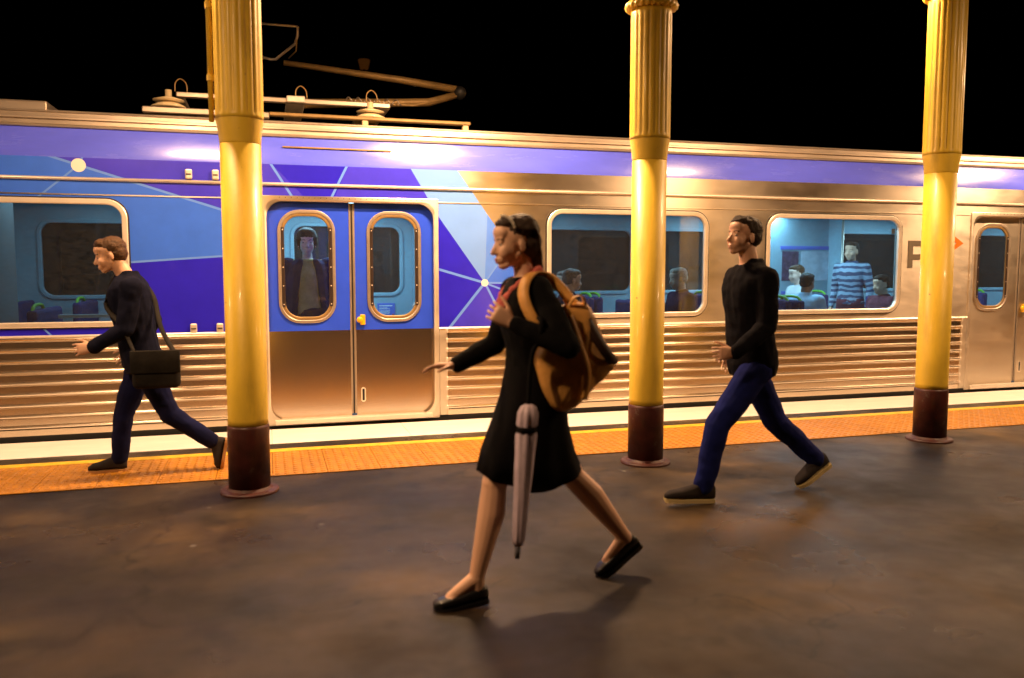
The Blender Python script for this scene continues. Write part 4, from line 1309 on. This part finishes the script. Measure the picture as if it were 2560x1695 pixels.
# ---- man in dark hoodie, right
J = dict(head=(2.918, 4.65, 1.702), face=(-1, -0.10, 0.10), neck=(2.975, 4.65, 1.530), pel=(3.005, 4.65, 0.885), fwd=(-1, 0, 0),
         shL=(2.975, 4.460, 1.440), elL=(2.955, 4.415, 1.135), wrL=(2.715, 4.400, 0.985), hdL=(-0.95, 0, -0.02), pnL=(0.0, 1, -0.15), thL=(-0.3, 0, 1), cuL=(0.75, 0.8, 0.85, 0.9),
         shR=(2.985, 4.840, 1.440), elR=(3.110, 4.890, 1.175), wrR=(3.010, 4.900, 0.940), hdR=(-0.3, 0, -0.9), pnR=(-0.2, -1, 0), thR=(-1, 0, -0.3),
         hipL=(2.985, 4.560, 0.865), knL=(2.720, 4.575, 0.505), anL=(2.630, 4.590, 0.105), heL=(2.700, 4.59, 0.030), toL=(2.365, 4.575, 0.062),
         hipR=(3.030, 4.740, 0.865), knR=(3.245, 4.730, 0.478), anR=(3.575, 4.725, 0.190), heR=(3.668, 4.725, 0.165), toR=(3.430, 4.72, 0.030))
mr_, P, R = person('man in dark hoodie and blue jeans walking left behind the woman', (3.0, 4.65, 0), J, M['skin_man'], 'people walking along the platform', 0.005, False, 1.0, 1.06)
garment_top(mr_, J, M['black_hoodie'], 'hoodie', 0.020, False, 1.0, -0.12, 0.018, seed=9.0, fold=0.011)
trousers(mr_, J, M['denim'], 1.0, (0.104, 0.078, 0.064), fold=0.008)
hair_cap(mr_, P, R, M['hair_dark'], 1.06)
eyes(mr_, P, R, 1.06)
bm = bmesh.new(); ellipsoid(bm, P(0.0905, 0, -0.064), (0.008, 0.021, 0.004), R, 2); ellipsoid(bm, P(0.0875, 0, -0.0765), (0.008, 0.019, 0.005), R, 2)
obj('lips', remeshed(bm, 0.003, 1), M['lips'], mr_, True)
for q in 'LR':
    he, to, an = V(J['he' + q]), V(J['to' + q]), V(J['an' + q])
    b1, b2 = shoe_loft(he, to, an - he, 1.03, False, 0, None, 0.016)
    sh = obj('shoe', b1, M['shoe_canvas'], mr_, True)
    obj('sole', b2, M['sole_pale'], sh)

# ---- man hurrying, left
J = dict(head=(-1.075, 6.45, 1.592), face=(-0.93, -0.10, -0.25), hup=(-0.25, 0, 1), neck=(-0.965, 6.45, 1.452), pel=(-0.885, 6.45, 0.830), fwd=(-1, 0, 0),
         shL=(-0.915, 6.265, 1.365), elL=(-0.960, 6.225, 1.075), wrL=(-1.165, 6.235, 0.955), hdL=(-0.9, 0, -0.1), pnL=(0, 1, -0.2), thL=(-0.3, 0, 1), cuL=(0.5, 0.55, 0.6, 0.65),
         shR=(-0.950, 6.635, 1.365), elR=(-0.835, 6.70, 1.105), wrR=(-0.99, 6.70, 0.90), hdR=(-0.5, 0, -0.6), pnR=(0, -1, 0), thR=(-1, 0, 0),
         hipR=(-0.905, 6.535, 0.815), knR=(-1.035, 6.515, 0.435), anR=(-1.080, 6.540, 0.095), heR=(-1.040, 6.54, 0.030), toR=(-1.285, 6.53, 0.030),
         hipL=(-0.870, 6.365, 0.815), knL=(-0.715, 6.385, 0.445), anL=(-0.420, 6.395, 0.215), heL=(-0.335, 6.395, 0.235), toL=(-0.375, 6.39, 0.020))
ml_, P, R = person('man in navy jacket hurrying left in front of the leftmost window', (-0.9, 6.45, 0), J, M['skin_man'], 'people walking along the platform', 0.006, False, 0.96, 1.02)
garment_top(ml_, J, M['navy_jacket'], 'jacket', 0.024, False, 0.97, -0.12, 0.020, seed=2.0, fold=0.012)
trousers(ml_, J, M['denim_dark'], 0.96, (0.100, 0.072, 0.058), fold=0.008, seed=8.0)
hair_cap(ml_, P, R, M['hair_brown'], 1.02)
eyes(ml_, P, R, 1.02)
for q in 'LR':
    he, to, an = V(J['he' + q]), V(J['to' + q]), V(J['an' + q])
    b1, b2 = shoe_loft(he, to, an - he, 1.0, False)
    sh = obj('shoe', b1, M['shoe_canvas'], ml_, True)
    obj('sole', b2, M['sole_tan'], sh)
sb = thing('satchel', 'dark grey satchel on the hip of the man in navy', 'bag', (-0.75, 6.16, 0.65))
bm = bbox(-0.915, -0.605, 6.115, 6.205, 0.665, 0.925, 0.035, 3)
for v in bm.verts:
    v.co.y += 0.012 * noise.noise(v.co * 9)
obj('bag_body', bm, M['bag_grey'], sb, True)
bm = bbox(-0.920, -0.600, 6.100, 6.115, 0.775, 0.935, 0.007, 2); obj('flap', bm, M['bag_grey'], sb, True)
bm = bmesh.new(); ribbon(bm, smooth_pts([(-0.895, 6.16, 0.91), (-0.98, 6.215, 1.10), (-1.09, 6.32, 1.25), (-1.04, 6.48, 1.44), (-0.94, 6.56, 1.455), (-0.80, 6.45, 1.30), (-0.735, 6.28, 1.08), (-0.64, 6.165, 0.91)], 5), 0.035, 0.006, (0, 0.5, 0.5))
obj('strap', bm, M['bag_grey'], sb, True)

# ---- passengers inside the train
def standing(x, y, face, h=1.75, z0=0.07, arm=None):
    f = V(face).normalized(); l = Z.cross(f); k = h / 1.75
    B = V((x, y, z0))
    p = lambda a, b, c: tuple(B + f * a * k + l * b * k + Z * c * k)
    J = dict(head=p(0.03, 0, 1.605), face=tuple(f), neck=p(0, 0, 1.46), pel=p(0, 0, 0.92), fwd=tuple(f))
    for q, sg in (('L', 1), ('R', -1)):
        J.update({'sh' + q: p(0, sg * 0.185, 1.40), 'el' + q: p(-0.03, sg * 0.235, 1.12), 'wr' + q: p(0.05, sg * 0.24, 0.88), 'hd' + q: tuple(f * 0.2 - Z), 'pn' + q: tuple(-l * sg), 'th' + q: tuple(f),
                  'hip' + q: p(0, sg * 0.085, 0.90), 'kn' + q: p(0.01, sg * 0.09, 0.49), 'an' + q: p(-0.02, sg * 0.09, 0.09), 'he' + q: p(-0.06, sg * 0.09, 0.02), 'to' + q: p(0.18, sg * 0.10, 0.015)})
    return J
def seated(x, y, face, z0=0.07, k=1.0, lean=0.0):
    f = V(face).normalized(); l = Z.cross(f)
    B = V((x, y, z0))
    p = lambda a, b, c: tuple(B + f * a * k + l * b * k + Z * c * k)
    J = dict(head=p(0.06 + lean, 0, 1.225), face=tuple((f - Z * 0.15)), neck=p(0.02 + lean * 0.7, 0, 1.085), pel=p(-0.03, 0, 0.56), fwd=tuple(f))
    for q, sg in (('L', 1), ('R', -1)):
        J.update({'sh' + q: p(0.02 + lean * 0.6, sg * 0.18, 1.02), 'el' + q: p(0.06, sg * 0.22, 0.76), 'wr' + q: p(0.28, sg * 0.14, 0.70), 'hd' + q: tuple(f - Z * 0.1), 'pn' + q: tuple(-Z), 'th' + q: tuple(-l * sg),
                  'hip' + q: p(0.0, sg * 0.09, 0.56), 'kn' + q: p(0.42, sg * 0.10, 0.56), 'an' + q: p(0.42, sg * 0.10, 0.09), 'he' + q: p(0.38, sg * 0.10, 0.02), 'to' + q: p(0.62, sg * 0.10, 0.015)})
    return J
GP = 'passengers inside the train'
def rider(label, J, base, skin_m, top, legs, hair, hs=1.0, female=False, name='jacket', hair_parts=None, vox=0.011, **kw):
    t, P, R = person(label, base, J, skin_m, GP, vox, female, 1.0, hs)
    if top:
        garment_top(t, J, top, name, 0.016, female, 1.0, -0.05, 0.014, 0.012, 0.006, sleeve_to=0.92, **kw)
    trousers(t, J, legs, 1.0, voxel=0.013)
    hair_cap(t, P, R, hair, hs, hair_parts, 0.009)
    eyes(t, P, R, hs)
    for q in 'LR':
        b1, b2 = shoe_loft(J['he' + q], J['to' + q], (0, 0, 1), 1.0, False)
        obj('shoe', b1, M['shoe_black'], t, True); b2.free()
    return t, P, R

# the one standing behind the door glass
J = standing(0.385, 8.47, (-0.02, -1, 0.0), 1.82)
J['head'] = tuple(V(J['head']) + V((-0.005, 0, 0.012)))
bushy = [((-0.025, 0, 0.055), (0.104, 0.094, 0.086)), ((-0.045, 0, 0.0), (0.080, 0.094, 0.085)), ((0.040, 0, 0.088), (0.056, 0.074, 0.040)), ((0.058, 0.0, 0.060), (0.036, 0.062, 0.034)), ((0.0, 0.078, 0.02), (0.040, 0.018, 0.05)), ((0.0, -0.078, 0.02), (0.040, 0.018, 0.05))]
dp, P, R = rider('person in dark open jacket and olive top looking out of left door window', J, (0.385, 8.47, 0.07), M['skin_pale'], M['olive'], M['denim_dark'], M['hair_black'], 1.10, True, 'shirt', bushy, 0.007, collar=False)
bm = bmesh.new()
pel, nk = V(J['pel']), V(J['neck'])
for q, sg in (('L', 1), ('R', -1)):
    limb(bm, [J['sh' + q], J['el' + q], V(J['el' + q]).lerp(V(J['wr' + q]), 0.95)], [0.085, 0.068, 0.055])
    sx = V((1, 0, 0)) * sg
    rr = []
    for tt, w0, w1 in ((-0.30, 0.130, 0.24), (0.0, 0.125, 0.225), (0.3, 0.110, 0.205), (0.6, 0.085, 0.215), (0.82, 0.065, 0.205), (0.92, 0.055, 0.18), (1.0, 0.055, 0.11)):
        c = pel + (nk - pel) * tt
        rr.append([c + sx * w0 + V((0, -0.140, 0)), c + sx * (w0 + w1) / 2 + V((0, -0.155, 0)), c + sx * w1 + V((0, -0.05, 0)), c + sx * w1 + V((0, 0.09, 0)), c + sx * w0 + V((0, 0.15, 0)), c + sx * w0 * 0.8])
    loft(bm, rr)
obj('jacket', remeshed(bm, 0.009, 3, 0.006, (9, 9, 6)), M['navy_dark'], dp, True)
# whose hand shows at the edge of the right door window
J = standing(1.66, 8.62, (-1, 0, 0), 1.72)
J['elL'] = (1.66, 8.42, 1.16); J['wrL'] = (1.535, 8.43, 1.17); J['hdL'] = (-0.9, 0, -0.35); J['pnL'] = (-0.2, 0, -1); J['thL'] = (-0.3, 0.9, 0); J['cuL'] = (0.8,) * 4
rider('passenger half hidden by frame, one hand showing in right door window', J, (1.66, 8.62, 0.07), M['skin_pale'], M['navy_dark'], M['denim_dark'], M['hair_dark'])
# first window bay
rider('seated passenger with grey hair behind the woman\'s shoulder', seated(3.13, 8.45, (1, 0, 0), k=1.06), (3.13, 8.45, 0.07), M['skin_pale'], M['navy_dark'], M['denim_dark'], M['hair_grey'])
rider('seated passenger in white top at back of the window behind the bag', seated(3.70, 9.95, (-1, 0, 0), k=1.04), (3.70, 9.95, 0.07), M['skin_pale'], M['shirt_white'], M['denim_dark'], M['hair_grey'], female=True)
rider('seated passenger with white hair facing left, right of the middle column', seated(4.56, 8.50, (-1, 0, 0), k=1.07), (4.56, 8.50, 0.07), M['skin_pale'], M['navy_dark'], M['denim_dark'], M['hair_white'])
# second window bay
rider('dark haired passenger in light blue shirt seated right of the hoodie man', seated(6.28, 8.62, (0.9, 0.4, 0), k=1.02), (6.28, 8.62, 0.07), M['skin_brown'], M['shirt_blue'], M['denim_dark'], M['hair_black'], name='shirt')
rider('passenger in white shirt leaning forward beneath the posters', seated(6.85, 9.5, (-1, 0.1, 0), k=1.10), (6.85, 9.5, 0.07), M['skin_pale'], M['shirt_white'], M['maroon_cloth'], M['hair_brown'], name='shirt')
rider('standing passenger in blue and white striped shirt', standing(7.50, 9.3, (-0.9, -0.45, 0), 1.80), (7.50, 9.3, 0.07), M['skin_man'], M['striped'], M['maroon_cloth'], M['hair_dark'], name='shirt', female=True, hs=1.05)
rider('seated passenger in maroon at the right edge of the rightmost window', seated(7.35, 8.5, (-1, 0, 0), k=1.0), (7.35, 8.5, 0.07), M['skin_man'], M['maroon_cloth'], M['denim_dark'], M['hair_dark'])
